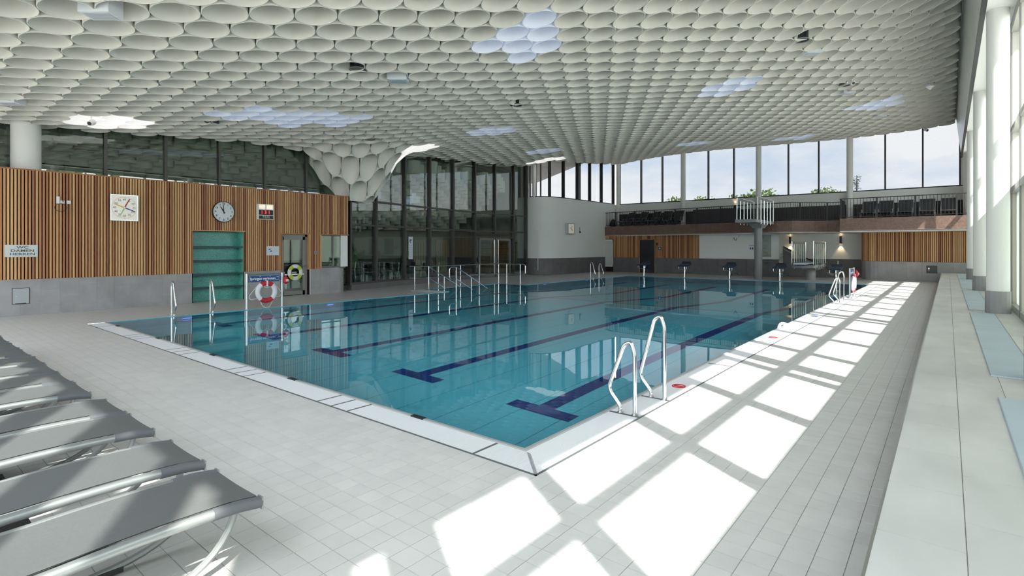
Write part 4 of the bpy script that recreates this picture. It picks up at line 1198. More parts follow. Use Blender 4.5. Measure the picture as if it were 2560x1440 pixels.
# ================================================================== RIGHT FACADE
MY = [4.43 + 1.705 * k for k in range(-3, 18)]
win6 = empty('window_6', (1.1, 15, BZ)); struct(win6)
XM0, XM1 = .98, 1.28
for y in MY:
    MB().box((XM0, y - .03, BZ), (XM1, y + .03, 6.3)).build('mullion', mat('mullion_beige', (.56, .54, .47), .5), win6)
    MB().box((XM0 - .005, y - .035, BZ), (XM0 + .02, y + .035, 6.3)).build('mullion_cap', grey_frame, win6)
YA, YB = -1.3, YG + .25
for z0, z1 in ((BZ, BZ + .12), (2.78, 2.90), (4.0, 4.1), (6.0, 6.2)):
    MB().box((XM0 + .0, YA, z0), (XM0 + .15, YB, z1)).build('transom', mat('transom_grey', (.42, .42, .38), .5), win6)
yy = [YA] + MY + [YB]
sun_block = mat('sun_blocker', (.55, .56, .53), .6)
for k in range(len(yy) - 1):
    a, b_ = yy[k] + .03, yy[k + 1] - .03
    if b_ - a < .1: continue
    MB().box((1.06, a, BZ + .12), (1.075, b_, 2.78)).build('frosted_pane', frost, win6)
    MB().box((1.06, a, 2.90), (1.07, b_, 4.0)).build('pane', glass_clear, win6)
    zt_ = 5.1 if b_ < 4.6 else (5.35 if b_ < 6.2 else 6.0)
    MB().box((1.06, a, 4.1), (1.07, b_, zt_)).build('pane', glass_clear, win6)
    if zt_ < 6: MB().box((1.05, a, zt_), (1.13, b_, 6.0)).build('sun_block_panel', sun_block, win6)  # unseen panel added over the near bays to cut off the sun
bm = MB(); bm.box((.56, YA, 6.2), (1.45, YB, 8.7))
MB()
struct(MB().box((fx[-1] + .035, YG, ZW), (1.45, YG + .3, 9.0)).build('trim_4', white_paint))
beam = struct(bm.build('trim_1', white_paint))
b = MB()
sv = struct(b.add([(.30, YA, 8.3), (.52, YA, 6.26), (.56, YA, 6.26), (.36, YA, 8.3), (.30, YG, 8.3), (.52, YG, 6.26), (.56, YG, 6.26), (.36, YG, 8.3)], [(0, 1, 5, 4), (1, 2, 6, 5), (2, 3, 7, 6), (3, 0, 4, 7), (3, 2, 1, 0), (4, 5, 6, 7)]).build('trim_2', silver))
MB().box((.48, YA, 6.2), (.562, YG, 6.26)).build('edge_angle', dark_metal, sv)
for k in range(6):
    y = 13.7 + 6.82 * (k - 2)
    column('column', .735, y, .17, BZ, 6.2, 'white round column with tiled foot on the window bench, %s from the camera end' % ordn[k], True)
# pilaster at the far right corner
struct(MB().box((.93, YF - .4, BZ), (1.0, YG, 6.2)).build('trim_3', white_paint))

# window bench with large tiles
bench = tag(MB().box((-.235, YA, 0), (1.0, YF, BZ - .008)).build('window_bench', bench_grout), 'long low tiled bench under the right window wall', 'bench')
rows_x = [(-.25, .06), (.06, .37), (.37, .68), (.68, .985)]
for ci, (x0, x1) in enumerate(rows_x):
    y = .30 + (.32 if ci % 2 else 0)
    while y < YF:
        e_ = min(y + .64, YF)
        MB().box((x0 + .002, y + .002, BZ - .012), (x1 - .002, e_ - .002, BZ)).build('bench_tile', bench_tile, bench)
        y = e_
MB().box((-.257, YA, BZ - .022), (-.245, YF, BZ + .001)).build('edge_trim', steel_mat, bench)
y = YA
while y < YF:
    e_ = min(y + .64, YF)
    MB().box((-.25, y + .002, 0), (-.236, e_ - .002, BZ - .024)).build('face_tile', dado_tile, bench); y = e_
# foam mats on the bench
for k, (a, b_) in enumerate(((2.9, 5.95), (6.95, 8.7), (8.72, 11.1), (11.12, 13.42), (14.0, 16.3), (16.32, 18.4), (18.42, 20.2), (20.85, 23.2), (23.22, 25.5), (25.52, 27.0), (27.7, 29.9), (29.92, 32.0))):
    o = empty('foam_mat', (.49, a, BZ), 'pale blue foam mat lying on the window bench, %s from the near end' % ordn[k], 'mat', 'foam mats on the bench')
    MB().box((.32, a, BZ + .001), (.67, b_, BZ + .012)).build('pad', mat_blue, o)
    b = MB()
    for x0, x1, y0, y1 in ((.32, .326, a, b_), (.664, .67, a, b_)): b.box((x0, y0, BZ + .0115), (x1, y1, BZ + .0135))
    b.build('edge_rib', mat('mat_edge', (.42, .50, .56), .7), o)

# back window wall behind the camera
win7 = empty('window_7', (-8, -1.3, 0)); struct(win7)
XB = [.60 - 1.3 * k for k in range(0, 15)]
for x in XB:
    MB().box((x - .16, -1.45, 0), (x + .16, -1.3, 6.65)).build('mullion', bronze, win7)
edge = [1.0] + XB + [-18.1]
for k in range(len(edge) - 1):
    MB().box((edge[k + 1] + .16, -1.38, .05), (edge[k] - .16, -1.37, 6.6)).build('pane', glass_clear, win7)
struct(MB().box((-18.2, -1.5, 6.6), (1.4, -1.3, 9.0)).build('wall_back', white_wall))

# ================================================================== CEILING of white tubes
D = .664; RW_ = D * math.sqrt(3) / 2; RT = D / 2
cap = MB(); gx = [-20.6 + .8 * k for k in range(27)]; gx[-1] = .50
gyy = [-1.3 + .8 * k for k in range(47)]; gyy[-1] = YG + .3
cap.add([(x, y, max(S_base(x, y), S(x, y) + .0) + .62) for x in gx for y in gyy],
        [(i * len(gyy) + j, (i + 1) * len(gyy) + j, (i + 1) * len(gyy) + j + 1, i * len(gyy) + j + 1) for i in range(len(gx) - 1) for j in range(len(gyy) - 1)])
ceiling = struct(cap.build('ceiling', tube_back))
struct(MB().box((-27.3, -1.6, 9.0), (1.6, YG + .6, 9.3)).build('ceiling_roof', concrete))
def in_hall(x, y):
    if x < -18.6 and y < 11: return False
    if 11 <= y <= 26.1:
        lim = -18.9 - (y - 11) * .105
        if (Vector((x, y)) - FUN).length < 1.7: return x > -19.1
        return x > max(lim, -20.3)
    if y > 26.1: return x > -18.6
    return True
tubes = []
j = 0
y = -1.0
while y < YG - .2:
    x = -.05 - (RT if j % 2 else 0)
    while x > -20.6:
        if in_hall(x, y): tubes.append((x, y))
        x -= D
    y += RW_; j += 1
def on_ceiling(px, py):
    r = ray(px, py); t = 2.0
    while t < 60:
        p = r * t
        if EYE + p.z > S(p.x, p.y): return Vector((p.x, p.y))
        t += .05
    return Vector((-10, 10))
# lamp clusters, seen in the ceiling as bluish or bright white groups
CL = [(1310, 98, 0), (742, 300, 0), (1232, 330, 0), (1838, 212, 0), (2190, 262, 0), (300, 306, 1), (1050, 373, 1), (1362, 402, 1), (1350, 380, 0), (1725, 360, 0), (1985, 345, 0), (640, 288, 0), (840, 300, 0)]
clv = [(on_ceiling(a, b), c) for a, b, c in CL]
lamp_tubes = {}
for i, (c, br) in enumerate(clv):
    near = sorted(tubes, key=lambda t: (t[0] - c.x) ** 2 + (t[1] - c.y) ** 2)[:7]
    for t in near: lamp_tubes.setdefault(t, (i, br))
SEG = 22
CS = [(math.cos(2 * math.pi * k / SEG), math.sin(2 * math.pi * k / SEG)) for k in range(SEG)]
def tube_mesh(b, x, y):
    ro, ri = RT - .003, RT - .012
    top = S_base(x, y) + .55
    vo = []; vi = []; uo = []; ui = []
    for c, s2 in CS:
        z = S(x + RT * c, y + RT * s2)
        vo.append((x + ro * c, y + ro * s2, z)); vi.append((x + ri * c, y + ri * s2, z))
        tt = max(top, z + .02)
        uo.append((x + ro * c, y + ro * s2, tt)); ui.append((x + ri * c, y + ri * s2, tt))
    n = SEG; fs = []
    for k in range(n):
        l = (k + 1) % n
        fs.append((k, l, 2 * n + l, 2 * n + k))                 # outer
        fs.append((n + l, n + k, 3 * n + k, 3 * n + l))         # inner
        fs.append((l, k, n + k, n + l))                         # rim
    b.add(vo + vi + uo + ui, fs)
    return b
def tsee(t):
    z = S(*t); p = project((t[0], t[1], z))
    return p[2] if p[2] > .5 and -80 < p[0] < 2640 and -60 < p[1] else 1e6
tubes.sort(key=tsee)
def smooth_tube(o):
    me = o.data; n = len(me.polygons) // 3
    me.polygons.foreach_set('use_smooth', [i % 3 != 2 for i in range(len(me.polygons))]); 
    try: me.set_sharp_from_angle(angle=math.radians(50))
    except Exception: pass
# the same tubes over the next hall, stepping down away from the partition
def SH(x, y):
    t = min(max((-18.9 - x) / 7.0, 0), 1)
    top = 5.35 if y < 11 else 5.35 + min((y - 11) * .09, 1.3)
    return top * (1 - t) + (3.3 if y < 11 else 2.75) * t
hall_tubes = []
yy_ = -.6; j = 0
while yy_ < 25.7:
    xx_ = -19.3 - (RT if j % 2 else 0)
    while xx_ > -26.6:
        lim = -19.1 if yy_ < 11 else -19.0 - (yy_ - 11) * .115
        if xx_ < lim - RT - .1: hall_tubes.append((xx_, yy_))
        xx_ -= D
    yy_ += RW_; j += 1
hall_tubes.sort(key=lambda t: project((t[0], t[1], 4))[2] if project((t[0], t[1], 4))[0] > -60 else 1e6)
hall_ceiling = bpy.data.objects['ceiling_hall']
hf = MB(); cnt = 0
hall_blue = [Vector((-22.5, 16.0)), Vector((-23.2, 19.5))]
for t in hall_tubes:
    b = MB() if cnt < 300 else hf
    zt_ = max(SH(t[0] - RT, t[1]), SH(t[0] + RT, t[1])) + .5
    zb_ = SH(*t)
    b.tube([(t[0], t[1], zb_), (t[0], t[1], zt_)], RT - .004, 18, cap=False)
    if cnt < 300:
        lit = min((Vector(t) - h).length for h in hall_blue) < .8
        q = b.build('ceiling_tube', tube_lamp if lit else tube_white, hall_ceiling, smooth=True); cnt += 1
tag(hf.build('ceiling_tube_field', tube_white, hall_ceiling, smooth=True), kind='stuff')
field = MB(); cnt = 0
for t in tubes:
    if t in lamp_tubes: continue
    if cnt < 300 and tsee(t) < 1e5:
        smooth_tube(tube_mesh(MB(), *t).build('ceiling_tube', tube_white, ceiling)); cnt += 1
    else: tube_mesh(field, *t)
fo = field.build('ceiling_tube_field', tube_white, ceiling); smooth_tube(fo); tag(fo, kind='stuff')
names = ['above the near end of the pool', 'over the slatted wall', 'above the pool stair', 'above the right lanes', 'near the right ceiling edge', 'glowing white beside the thick left column', 'glowing white right of the ceiling funnel', 'glowing white at the far left corner', 'bluish at the far left corner', 'over the far right lanes', 'before the far glazing', 'left over the slatted wall', 'right over the slatted wall']
groups = {}
for t, (i, br) in lamp_tubes.items(): groups.setdefault(i, []).append((t, br))
for i, lst in groups.items():
    c = clv[i][0]
    o = empty('ceiling_lamp', (c.x, c.y, S(c.x, c.y)), 'lit cluster of ceiling tubes ' + names[i], 'lamp', 'lit ceiling clusters')
    for (t, br) in lst:
        smooth_tube(tube_mesh(MB(), *t).build('lamp_tube', tube_bright if br else tube_lamp, o))
# things hanging in the ceiling: speakers, cameras, dark spot openings
def ceil_item(px, py): 
    c = on_ceiling(px, py); return c.x, c.y, S(c.x, c.y)
for k, (px, py) in enumerate(((252, 34), (995, 200), (2030, 132), (2118, 232), (2200, 290), (25, 256))):
    x, y, z = ceil_item(px, py)
    o = empty('ceiling_speaker', (x, y, z), 'white box loudspeaker set among the ceiling tubes, ' + ['at upper left', 'above the middle of the pool', 'at upper right', 'right of centre near the right edge', 'far right near the lit cluster', 'at the left picture edge'][k], 'speaker', 'ceiling loudspeakers')
    sp = mat('speaker_white', (.74, .76, .79), .5)
    M = Matrix.Translation((x, y, z)) @ Matrix.Rotation(math.radians(40), 4, 'Z')
    MB().box((-.22, -.15, -.03), (.22, .15, .25), M).build('case', sp, o)
    MB().box((-.18, -.11, -.036), (.18, .11, -.03), M).build('grille', mat('speaker_grille', (.52, .55, .60), .6), o)
for k, (px, py) in enumerate(((895, 176), (2003, 102), (530, 308), (1290, 265), (2112, 214), (925, 350))):
    x, y, z = ceil_item(px, py)
    o = empty('ceiling_spotlight', (x, y, z), 'unlit dark spotlight inside a ceiling tube, ' + ['left of the picture middle', 'at upper right', 'over the slatted wall', 'near the picture middle', 'right of the camera dome side', 'just above the funnel'][k], 'spotlight', 'dark ceiling spotlights')
    b = MB(); b.tube([(x, y, z + .03), (x, y, z + .3)], .17, 18); b.build('housing', mat('spot_dark', (.02, .025, .03), .3), o)
    MB().tube([(x + .18 * math.cos(a), y + .18 * math.sin(a), z + .03) for a in [q * math.pi / 12 for q in range(24)]], .014, 6, closed=True).build('ring', grey_frame, o)
for k, (px, py) in enumerate(((228, 297), (2130, 199), (2316, 320))):
    x, y, z = ceil_item(px, py)
    o = empty('ceiling_camera', (x, y, z - .12), 'small white surveillance camera under the ceiling, ' + ['above the thick left column', 'at upper right', 'before the far right glazing'][k], 'camera', 'surveillance cameras')
    MB().tube([(x, y, z + .2), (x, y, z - .05)], .02, 8).build('stem', white_paint, o)
    v = Vector((.5, -.5, -.35)).normalized()
    MB().tube([Vector((x, y, z - .1)) - v * .09, Vector((x, y, z - .1)) + v * .07], .07, 14).build('body', ring_white, o, smooth=True)
    MB().tube([Vector((x, y, z - .1)) + v * .07, Vector((x, y, z - .1)) + v * .085], .045, 12).build('lens', black, o)
x, y, z = ceil_item(2325, 210)
o = empty('ceiling_detector', (x, y, z - .2), 'white cone detector hung on three rods at the right ceiling edge', 'detector')
MB().tube([(x, y, z - .02), (x, y, z - .09), (x, y, z - .2)], [.13, .14, .02], 14).build('cone', ring_white, o, smooth=True)
for a in (0, 2.1, 4.2): MB().tube([(x + .1 * math.cos(a), y + .1 * math.sin(a), z - .03), (x + .22 * math.cos(a), y + .22 * math.sin(a), z + .2)], .008, 6).build('rod', dark_metal, o)

# ================================================================== POOL LADDERS
def ladder_rail(y, h, xo, sgn, o):
    """stainless grab rail: post on the deck, bow over, knee, foot on the kerb; sgn = -1: pool lies at smaller x"""
    p = [(xo, y, 0), (xo, y, h - .12), (xo + sgn * .045, y, h), (xo + sgn * .12, y, h - .04), (xo + sgn * .29, y, .26), (xo + sgn * .27, y, .19), (xo + sgn * .19, y, .10), (xo + sgn * .16, y, .06), (xo + sgn * .16, y, 0)]
    MB().tube(bent(p, .07, 5), .021, 12).build('grab_rail', steel, o, smooth=True)
    for q in (xo, xo + sgn * .16): MB().cyl((q, y), .03, 0, .012, 14).build('foot_flange', steel_mat, o)
def ladder(xo, sgn, y0, y1, h0, h1, label):
    o = empty('pool_ladder', (xo, (y0 + y1) / 2, 0), label, 'ladder', 'pool ladders')
    ladder_rail(y0, h0, xo, sgn, o); ladder_rail(y1, h1, xo, sgn, o)
    xi = xo + sgn * .40
    for k in range(4):
        MB().box((xi - .05, y0, -.25 - .25 * k), (xi + .05, y1, -.235 - .25 * k)).build('tread', steel_mat, o)
ladder(-2.45, -1, 4.96, 5.69, .74, .93, 'nearest stainless pool ladder with two tall grab rails on the right edge')
ladder(-2.50, -1, 18.55, 19.35, .80, .95, 'stainless pool ladder far along the right edge beside the red ring stand')
p = at_z(437, 790); q = at_z(513, 784)
ladder(-15.0, 1, 4.95, 5.85, .86, .86, 'stainless pool ladder on the left edge in front of the teal niche')
ladder(-15.0, 1, 25.1, 26.0, .9, .8, 'small distant pool ladder on the left edge before the white wall')

# handrails round the pool stair
hr = empty('stair_railing', (-16.4, 14.3, 0), 'stainless railing around the pool stair recess', 'railing')
zr = .92
b = MB(); b.tube(bent([(-16.75, 14.0, zr), (-16.45, 14.3, zr), (-16.45, 19.15, zr), (-14.95, 19.15, zr), (-14.85, 19.15, zr - .05), (-14.85, 19.15, zr - .42), (-14.95, 19.15, zr - .46), (-16.45, 19.15, zr - .46), (-16.45, 14.3, zr - .46), (-16.75, 14.0, zr - .46)], .06), .021, 8)
b.build('rail_loop', steel, hr, smooth=True)
for (x, y) in ((-16.6, 14.15), (-16.45, 15.3), (-16.45, 16.6), (-16.45, 17.8), (-16.45, 19.15), (-15.95, 19.15), (-15.15, 19.15)):
    MB().cyl((x, y), .022, 0, zr, 10).build('post', steel, hr)
def stair_rail(x, y0, label, hook):
    o = empty('stair_handrail', (x, y0, 0), label, 'handrail', 'pool stair handrails')
    y1 = y0 + 2.0; z1 = -.12; sl = (z1 - .92) / 2.0
    pts = [(x, y0, .92), (x, y1, z1)]
    if hook: pts = [(x, y0, .46), (x, y0 - .30, .46), (x, y0 - .36, .52), (x, y0 - .36, .86), (x, y0 - .30, .92)] + pts
    MB().tube(bent(pts, .05), .021, 8).build('top_rail', steel, o, smooth=True)
    MB().tube([(x, y0, .46), (x, y0 + 1.15, .46 + sl * 1.15)], .018, 8).build('lower_rail', steel, o)
    MB().cyl((x, y0), .024, -.05, .93, 10).build('post', steel, o)
    MB().cyl((x, y0 + .85), .02, -.6, .92 + sl * .85, 10).build('post', steel, o)
stair_rail(-16.1, 14.45, 'sloping stainless handrail at the wall side of the pool stair', False)
stair_rail(-14.85, 14.75, 'sloping stainless handrail with looped end at the pool side of the stair', True)
tag(MB().box((-16.3, 13.7, -.0), (PX0, 14.28, .006)).build('stair_threshold', grate_white), 'white grating strip at the top of the pool stair', 'grating')

# ================================================================== LIFE RING STANDS
def ring_stand(x, y0, y1, h, face, label):
    o = empty('ring_stand', (x, (y0 + y1) / 2, 0), label, 'stand', 'life ring stands')
    for y in (y0, y1):
        MB().cyl((x, y), .03, 0, h, 14).build('post', steel_mat, o)
        MB().cyl((x, y), .05, 0, .012, 14).build('foot_plate', steel_mat, o)
    MB().tube([(x, y0, h - .03), (x, y1, h - .03)], .018, 8).build('top_bar', steel_mat, o)
    bd = MB().box((x - .012, y0 + .05, h - .24), (x + .012, y1 - .04, h - .065)).build('board', blue_sign, o)
    M = on_left((y0 + y1) / 2 - .06, h - .15, x + .0125)
    text('Springen verboten', .098, M, print_white, bd, 'lettering', .0018)
    for k in range(4):
        for z in (h - .225, h - .085):
            MB().disk(on_left(y0 + .08 + (y1 - y0 - .15) * k / 3, z, x + .012), .01, .004, 8).build('rivet', print_white, bd)
    MB().tube([(x + .016, y1 - .20, h - .19), (x + .016, y1 - .10, h - .19), (x + .016, y1 - .10, h - .11), (x + .016, y1 - .17, h - .11)], .006, 5).build('diver_mark', print_white, bd)
    zc = h - .52
    rg = empty('life_ring', (x + .04, (y0 + y1) / 2, zc - .31), 'red and white life ring hanging ' + ('from the blue Springen verboten board at left' if x < -10 else 'on the stand at the right pool edge'), 'life ring', 'red life rings')
    Mr = on_left((y0 + y1) / 2 + .02, zc, x + .05)
    q = math.pi
    ring_segments(Mr, .245, .068, [(q * .28, q * .48, red), (q * .52, q * .70, red), (q * 1.28, q * 1.72, red), (q * -.28, q * .28, ring_white), (q * .70, q * 1.28, ring_white), (q * .48, q * .52, ring_white)], 12, rg, .8)
    MB().box((x + .01, (y0 + y1) / 2 - .0, zc + .16), (x + .11, (y0 + y1) / 2 + .045, h - .2)).build('hanger', ring_white, rg)
    yc = (y0 + y1) / 2 + .02; X_ = x + .06
    for pts in ([(-.20, .25), (-.50, -.10), (-.44, -.20), (-.20, -.16)], [(.22, .22), (.44, -.04), (.40, -.16), (.2, -.15)], [(-.17, -.25), (-.10, -.42), (.08, -.45), (.18, -.24)], [(-.10, .20), (-.02, .10), (.1, .14), (.16, .2)]):
        MB().tube(bent([(X_, yc + a, zc + c) for a, c in pts], .12, 6), .008, 6).build('rope', rope, rg)
    rb = empty('throw_bag', (x + .05, y1 + .06, h - .33), 'red throw bag hooked on the ' + ('left' if x < -10 else 'right') + ' ring stand', 'throw bag', 'throw bags')
    b = MB(); b.tube([(x + .06, y1 + .07, h - .10), (x + .06, y1 + .08, h - .17), (x + .06, y1 + .09, h - .27), (x + .06, y1 + .09, h - .33)], [.02, .07, .08, .02], 10); b.build('bag', red, rb, smooth=True)
    MB().box((x + .125, y1 + .05, h - .25), (x + .145, y1 + .12, h - .19)).build('label_patch', ring_white, rb)
    MB().tube([(x + .06, y1 + .09, h - .33), (x + .06, y1 + .085, h - .48)], .008, 6).build('cord', rope, rb)
ring_stand(-14.85, 6.72, 7.72, .97, 1, 'steel stand with blue Springen verboten board on the left pool edge')
ring_stand(-2.52, 20.75, 21.75, 1.0, 1, 'steel ring stand on the right pool edge behind the far ladder')
# lane rope cover on the right edge
o = tag(MB().box((-2.75, 12.05, 0), (-2.52, 12.3, .02)).tube(arc((-2.74, 12.17, .02), (-2.70, 12.17, .22), (-2.45, 12.17, .0), 8), .03, 8).build('rope_anchor', grate_white), 'small curved white rope anchor on the right gutter', 'anchor')

# ================================================================== STARTING BLOCKS
for k, x in enumerate(LANES):
    y = PY1 + .28
    o = empty('starting_block', (x, y, 0), 'navy starting block on the far pool edge, %s from the left' % ordn[k], 'starting block', 'starting blocks')
    MB().tube([(x, y - .06, 0), (x, y + .02, .32), (x, y, .66)], [.06, .052, .05], 12).build('post', steel, o, smooth=True)
    MB().tube([(x - .06, y + .1, 0), (x - .05, y + .1, .66)], .045, 10).build('rear_post', dark_metal, o)
    M = Matrix.Translation((x, y, .70)) @ Matrix.Rotation(math.radians(8), 4, 'X')
    MB().box((-.27, -.34, -.03), (.27, .34, .03), M).build('platform', navy, o)
    MB().box((-.22, -.30, .03), (.22, .31, .045), M).build('grip_pad', mat('grip_pad', (.035, .05, .065), .8), o)
    MB().add([M @ Vector(v) for v in ((-.24, .18, .03), (.24, .18, .03), (.24, .36, .03), (-.24, .36, .03), (-.22, .33, .15), (.22, .33, .15))], [(0, 1, 5, 4), (1, 2, 5), (2, 3, 4, 5), (3, 0, 4)]).build('heel_wedge', mat('wedge', (.03, .035, .045), .7), o)
    MB().tube(bent([(x - .22, y - .30, .64), (x - .22, y - .32, .46), (x + .22, y - .32, .46), (x + .22, y - .30, .64)], .08), .014, 8).build('grip_bar', steel, o, smooth=True)
    MB().box((x - .18, y + .22, .27), (x + .30, y + .50, .30)).build('side_step', navy, o)
    MB().tube([(x + .05, y + .3, .27), (x, y + .05, .1)], .015, 6).build('step_strut', steel, o)

# ================================================================== DIVING PLATFORMS
def platform_rail(o, pts, z0, z1, n, overhang=.0):
    """glazed side railing with steel uprights along a straight run"""
    a, b = Vector(pts[0]), Vector(pts[1])
    MB().tube([(a.x, a.y, z0 - overhang), (a.x, a.y, z1), (b.x, b.y, z1), (b.x, b.y, z0 - overhang)], .02, 8).build('rail_frame', steel, o)
    for k in range(1, n + 1):
        p = a.lerp(b, k / (n + 1)); MB().cyl((p.x, p.y), .022, z0 - .22, z1 - .12, 8).build('upright', steel, o)
    d = (b - a).normalized(); M = mframe((a.x, a.y, 0), (d.x, d.y, 0), (-d.y, d.x, 0), (0, 0, 1))
    MB().box((.02, -.006, z0), ((b - a).length - .02, .006, z1 - .05), M).build('glass_panel', glass_thin, o)
TX, TY = at_z(1897, 697).x, 30.55
hp = empty('diving_tower', (TX, TY, 0), 'high concrete diving platform on a tall grey column', 'diving platform')
MB().cyl((TX, TY), .20, 0, 2.80, 28).build('column', concrete, hp, smooth=True)
MB().add([(TX - .35, TY - .6, 2.95), (TX + .35, TY - .6, 2.95), (TX + .35, TY + .6, 2.95), (TX - .35, TY + .6, 2.95), (TX - .22, TY - .3, 2.72), (TX + .22, TY - .3, 2.72), (TX + .22, TY + .4, 2.72), (TX - .22, TY + .4, 2.72)],
         [(3, 2, 1, 0), (4, 5, 6, 7), (0, 1, 5, 4), (1, 2, 6, 5), (2, 3, 7, 6), (3, 0, 4, 7)]).build('bracket', concrete, hp)
MB().box((TX - .5, 28.2, 2.95), (TX + .5, 31.7, 3.10)).build('deck', concrete, hp)
platform_rail(hp, ((TX - .5, 28.5), (TX - .5, 31.6)), 3.1, 4.22, 4); platform_rail(hp, ((TX + .5, 28.5), (TX + .5, 31.6)), 3.1, 4.22, 4)
LXp, LYp = -5.52, 31.2
lpf = empty('diving_platform', (LXp, LYp, 0), 'low diving platform with glazed steel railing on a short thick column', 'diving platform')
MB().cyl((LXp, LYp), .24, 0, .55, 28).build('column', concrete, lpf, smooth=True)
MB().box((LXp - .32, LYp - .35, .55), (LXp + .40, LYp + .5, .68)).build('bracket', concrete, lpf)
MB().box((LXp - .48, 29.3, .68), (LXp + .47, 32.7, .80)).build('deck', concrete, lpf)
MB().box((LXp - .30, 28.7, .86), (LXp + .22, 32.2, .92)).build('springboard', mat('board_pale', (.55, .62, .66), .4), lpf)
MB().tube([(LXp - .45, LYp - .2, .83), (LXp + .17, LYp - .2, .83)], .05, 10).build('fulcrum', dark_metal, lpf)
platform_rail(lpf, ((LXp - .48, 29.3), (LXp - .48, 32.6)), .84, 1.98, 5); platform_rail(lpf, ((LXp + .47, 29.3), (LXp + .47, 32.6)), .84, 1.98, 5)
b = MB()
for k in range(3): MB().box((LXp + .62, LYp + .1 + k * .33, .2 + .22 * k), (LXp + 1.2, LYp + .38 + k * .33, .23 + .22 * k)).build('step', dark_metal, lpf)
MB().tube([(LXp + 1.2, LYp + .2, 0), (LXp + 1.2, LYp + .2, 1.0)], .02, 8).build('step_post', steel, lpf)

# ================================================================== POOLSIDE LOUNGERS (foot ends towards the pool)
def lounger_parts(o):
    W = .55; L_ = 1.98; n = 26
    def z_of(t):           # t = 0 foot end .. 1 head end
        return .360 + .012 * math.sin(min(t, .45) / .45 * math.pi) - .012 * max(0, .06 - t) / .06 + (.0 if t < .6 else (t - .6) * .35)
    # sling, curving over the side rails
    b = MB(); K = 9; rows = []
    for i in range(n + 1):
        t = i / n; y = -L_ * t; z = z_of(t); rows.append([(-W / 2 + .03 + (W - .06) * j / K, y, z + .012 - .006 * math.sin(math.pi * j / K)) for j in range(K + 1)])
    vs = [p for r_ in rows for p in r_]; m_ = K + 1
    vs2 = [(p[0], p[1], p[2] - .004) for p in vs]; N = len(vs)
    fs = [(i * m_ + j, (i + 1) * m_ + j, (i + 1) * m_ + j + 1, i * m_ + j + 1) for i in range(n) for j in range(K)]
    fs2 = [tuple(N + q for q in reversed(f)) for f in fs]
    b.add(vs + vs2, fs + fs2); b.build('sling', sling, o, smooth=True)
    for s_ in (-1, 1):
        x = s_ * (W / 2)
        MB().tube([(x, -L_ * i / n, z_of(i / n) - .012) for i in range(n + 1)], .026, 10).build('side_rail', lframe, o, smooth=True)
        MB().tube([(x, .004 - L_ * t, z_of(max(t, 0)) - .012) for t in (0, .03, .06, .09, .12)], .031, 10).build('rail_sleeve', lsleeve, o, smooth=True)
        MB().box((x - .026, .001, z_of(0) - .045), (x + .026, .010, z_of(0) + .018)).build('end_cap', lframe, o)
        # leg bow: from a cross tube near the foot, down along the floor, up again
        p = arc((x * .80, -.10, .335), (x * .86, -.16, .03), (x * .86, -.62, .02), 10) + [Vector((x * .86, -1.15, .02))] + arc((x * .86, -1.2, .02), (x * .86, -1.62, .03), (x * .80, -1.72, .40), 8)
        MB().tube(p, .019, 8).build('leg', lframe, o, smooth=True)
        MB().box((x * .86 - .02, -.72, 0), (x * .86 + .02, -.48, .03)).build('foot_pad', ldark, o)
    MB().tube([(-W / 2 * .82, -.10, .335), (W / 2 * .82, -.10, .335)], .018, 8).build('cross_tube', lframe, o)
    MB().box((-.2, -1.25, .12), (.2, -.75, .15)).build('wheel_box', ldark, o)
LXs = [-2.83, -3.59, -4.51, -5.16, -6.10, -6.74, -7.40, -8.08, -8.80, -9.55, -10.3, -11.05]
l0 = empty('sun_lounger', (0, 0, 0), 'nearest grey sling sun lounger at the bottom left, patches of sun on it', 'lounger', 'poolside sun loungers')
lounger_parts(l0)
l0k = kids(l0)
l0.location = (LXs[0] - .30, 1.36, 0)
for k, x in enumerate(LXs[1:]):
    c = copy_tree(l0, (x - .30, 1.36 + random.uniform(-.015, .015), 0), math.radians(random.uniform(-.5, .5)), None, l0k)
    c['label'] = 'grey sling sun lounger in the poolside row, %s counting from the nearest' % ordn[k + 1]

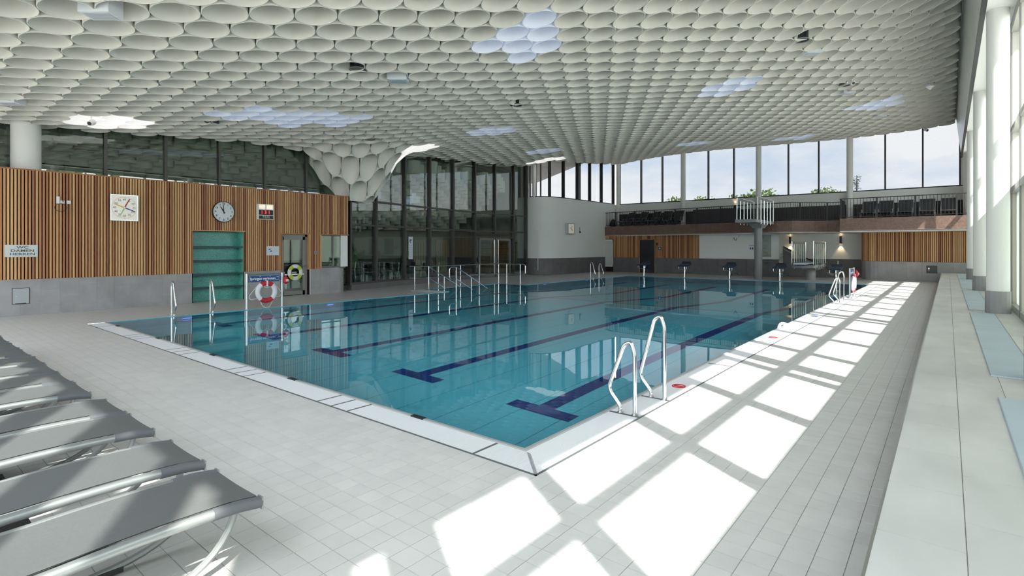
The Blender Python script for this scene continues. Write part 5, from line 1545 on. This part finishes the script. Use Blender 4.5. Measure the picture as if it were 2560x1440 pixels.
# ================================================================== OUTSIDE
gmat = mat('bounce_ground', (.50, .49, .45), .9, var=.1, scale=.5)  # pale ground tone added to bounce sunlight up into the hall
g = MB()
for a in ((-200, -200, 1.4, -1.6), (1.6, -200, 200, 220), (-200, 36.2, 1.6, 220), (-200, -1.6, -27.3, 36.2)):
    g.quad((a[0], a[1], -.3), (a[2], a[1], -.3), (a[2], a[3], -.3), (a[0], a[3], -.3))
struct(g.build('floor_outside', gmat))
struct(MB().prism([(-18.9, 31.7), (-29.9, 40.0), (-36, 30), (-21, 26.5), (-18.95, 27.0)], 7.65, 7.85).build('ceiling_eave', mat('eave', (.50, .47, .44), .7)))
leafm = mat('leaf_green', (.16, .24, .07), .8, var=.3, scale=1.5); leafd = mat('leaf_dark', (.06, .09, .055), .8, var=.3, scale=1.5); bark = mat('bark', (.10, .07, .05), .9)
def bush_tree(px, py, dist, rad, label, m_=leafm):
    r = ray(px, py); p = r * dist; top = EYE + p.z
    o = empty('tree', (p.x, p.y, -.3), label, 'tree', 'trees outside the far windows')
    MB().tube([(p.x, p.y, -.3), (p.x, p.y, top - rad)], [.25, .12], 8).build('trunk', bark, o)
    b = MB()
    for _ in range(420):
        v = Vector((random.gauss(0, 1), random.gauss(0, 1), random.gauss(0, 1))).normalized() * rad * random.uniform(.45, 1)
        c = Vector((p.x, p.y, top - rad)) + Vector((v.x, v.y, v.z * random.uniform(.8, 1.1)))
        d = Vector((random.uniform(-1, 1), random.uniform(-1, 1), random.uniform(-1, 1))).normalized(); e_ = d.orthogonal().normalized(); s_ = rad * .11
        b.add([c + d * s_, c + e_ * s_ * .7, c - d * s_, c - e_ * s_ * .7], [(0, 1, 2, 3)])
    b.build('foliage', m_, o)
wh = ['behind the first bay from the left corner', 'left of the second column', 'behind the third bay', 'low behind the high diving platform', 'left of the third column', 'right of the third column', 'behind the bay before the bare conifer', 'beside the bare conifer', 'left of the middle bays']
for k, (px, py, ds, rd) in enumerate(((1690, 489, 80, 1.7), (1752, 489, 80, 1.5), (1840, 484, 85, 1.8), (1783, 493, 110, 2.2), (1887, 473, 75, 1.8), (1922, 473, 78, 2.2), (2045, 470, 80, 1.4), (2075, 466, 82, 2.0), (1862, 486, 95, 2.2))):
    bush_tree(px, py, ds, rd, 'green treetop outside the far windows, ' + wh[k])
def conifer(px, py, dist, label, h=7.0, m_=leafd):
    r = ray(px, py); p = r * dist; top = EYE + p.z
    o = empty('conifer', (p.x, p.y, -.3), label, 'tree', 'conifers outside')
    MB().tube([(p.x, p.y, -.3), (p.x, p.y, top)], [.28, .03], 8).build('trunk', bark, o)
    b = MB(); nb = MB()
    for k in range(46):
        t = k / 46; z = top - .2 - t * h; L_ = (.25 + t * 2.9) * random.uniform(.6, 1.1); a = random.uniform(0, 6.28)
        e_ = Vector((p.x + math.cos(a) * L_, p.y + math.sin(a) * L_, z + L_ * .18))
        b.tube([(p.x, p.y, z), e_], [.035, .008], 5)
        for q in range(9):
            c = Vector((p.x, p.y, z)).lerp(e_, .3 + .7 * q / 9); d = Vector((random.uniform(-1, 1), random.uniform(-1, 1), random.uniform(-.5, .7))).normalized(); n_ = d.orthogonal().normalized()
            nb.add([c, c + d * .38 + n_ * .05, c + d * .42 - n_ * .05], [(0, 1, 2)])
    b.build('branches', bark, o); nb.build('foliage', m_, o)
conifer(2142, 440, 72, 'sparse dark conifer outside the far right windows', 9)
# trees beyond the right facade, mirrored in the partition glass
for k, (x, y, hgt, rd) in enumerate(((26, 4, 9, 3.2), (30, 14, 11, 3.5), (27, 24, 9, 3.0), (32, 33, 12, 3.4), (22, -14, 10, 3.2))):
    o = empty('tree', (x, y, -.3), 'broad tree outside the right window wall, %s from the camera end' % ordn[k], 'tree', 'trees beyond the right facade')
    MB().tube([(x, y, -.3), (x, y, hgt - rd)], [.35, .15], 8).build('trunk', bark, o)
    b = MB()
    for _ in range(500):
        v = Vector((random.gauss(0, 1), random.gauss(0, 1), random.gauss(0, 1))).normalized() * rd * random.uniform(.4, 1)
        c = Vector((x, y, hgt - rd)) + Vector((v.x, v.y, v.z * 1.2)); d = Vector((random.uniform(-1, 1), random.uniform(-1, 1), random.uniform(-1, 1))).normalized(); e_ = d.orthogonal().normalized(); s_ = rd * .12
        b.add([c + d * s_, c + e_ * s_ * .7, c - d * s_, c - e_ * s_ * .7], [(0, 1, 2, 3)])
    b.build('foliage', leafm if k % 2 else leafd, o)
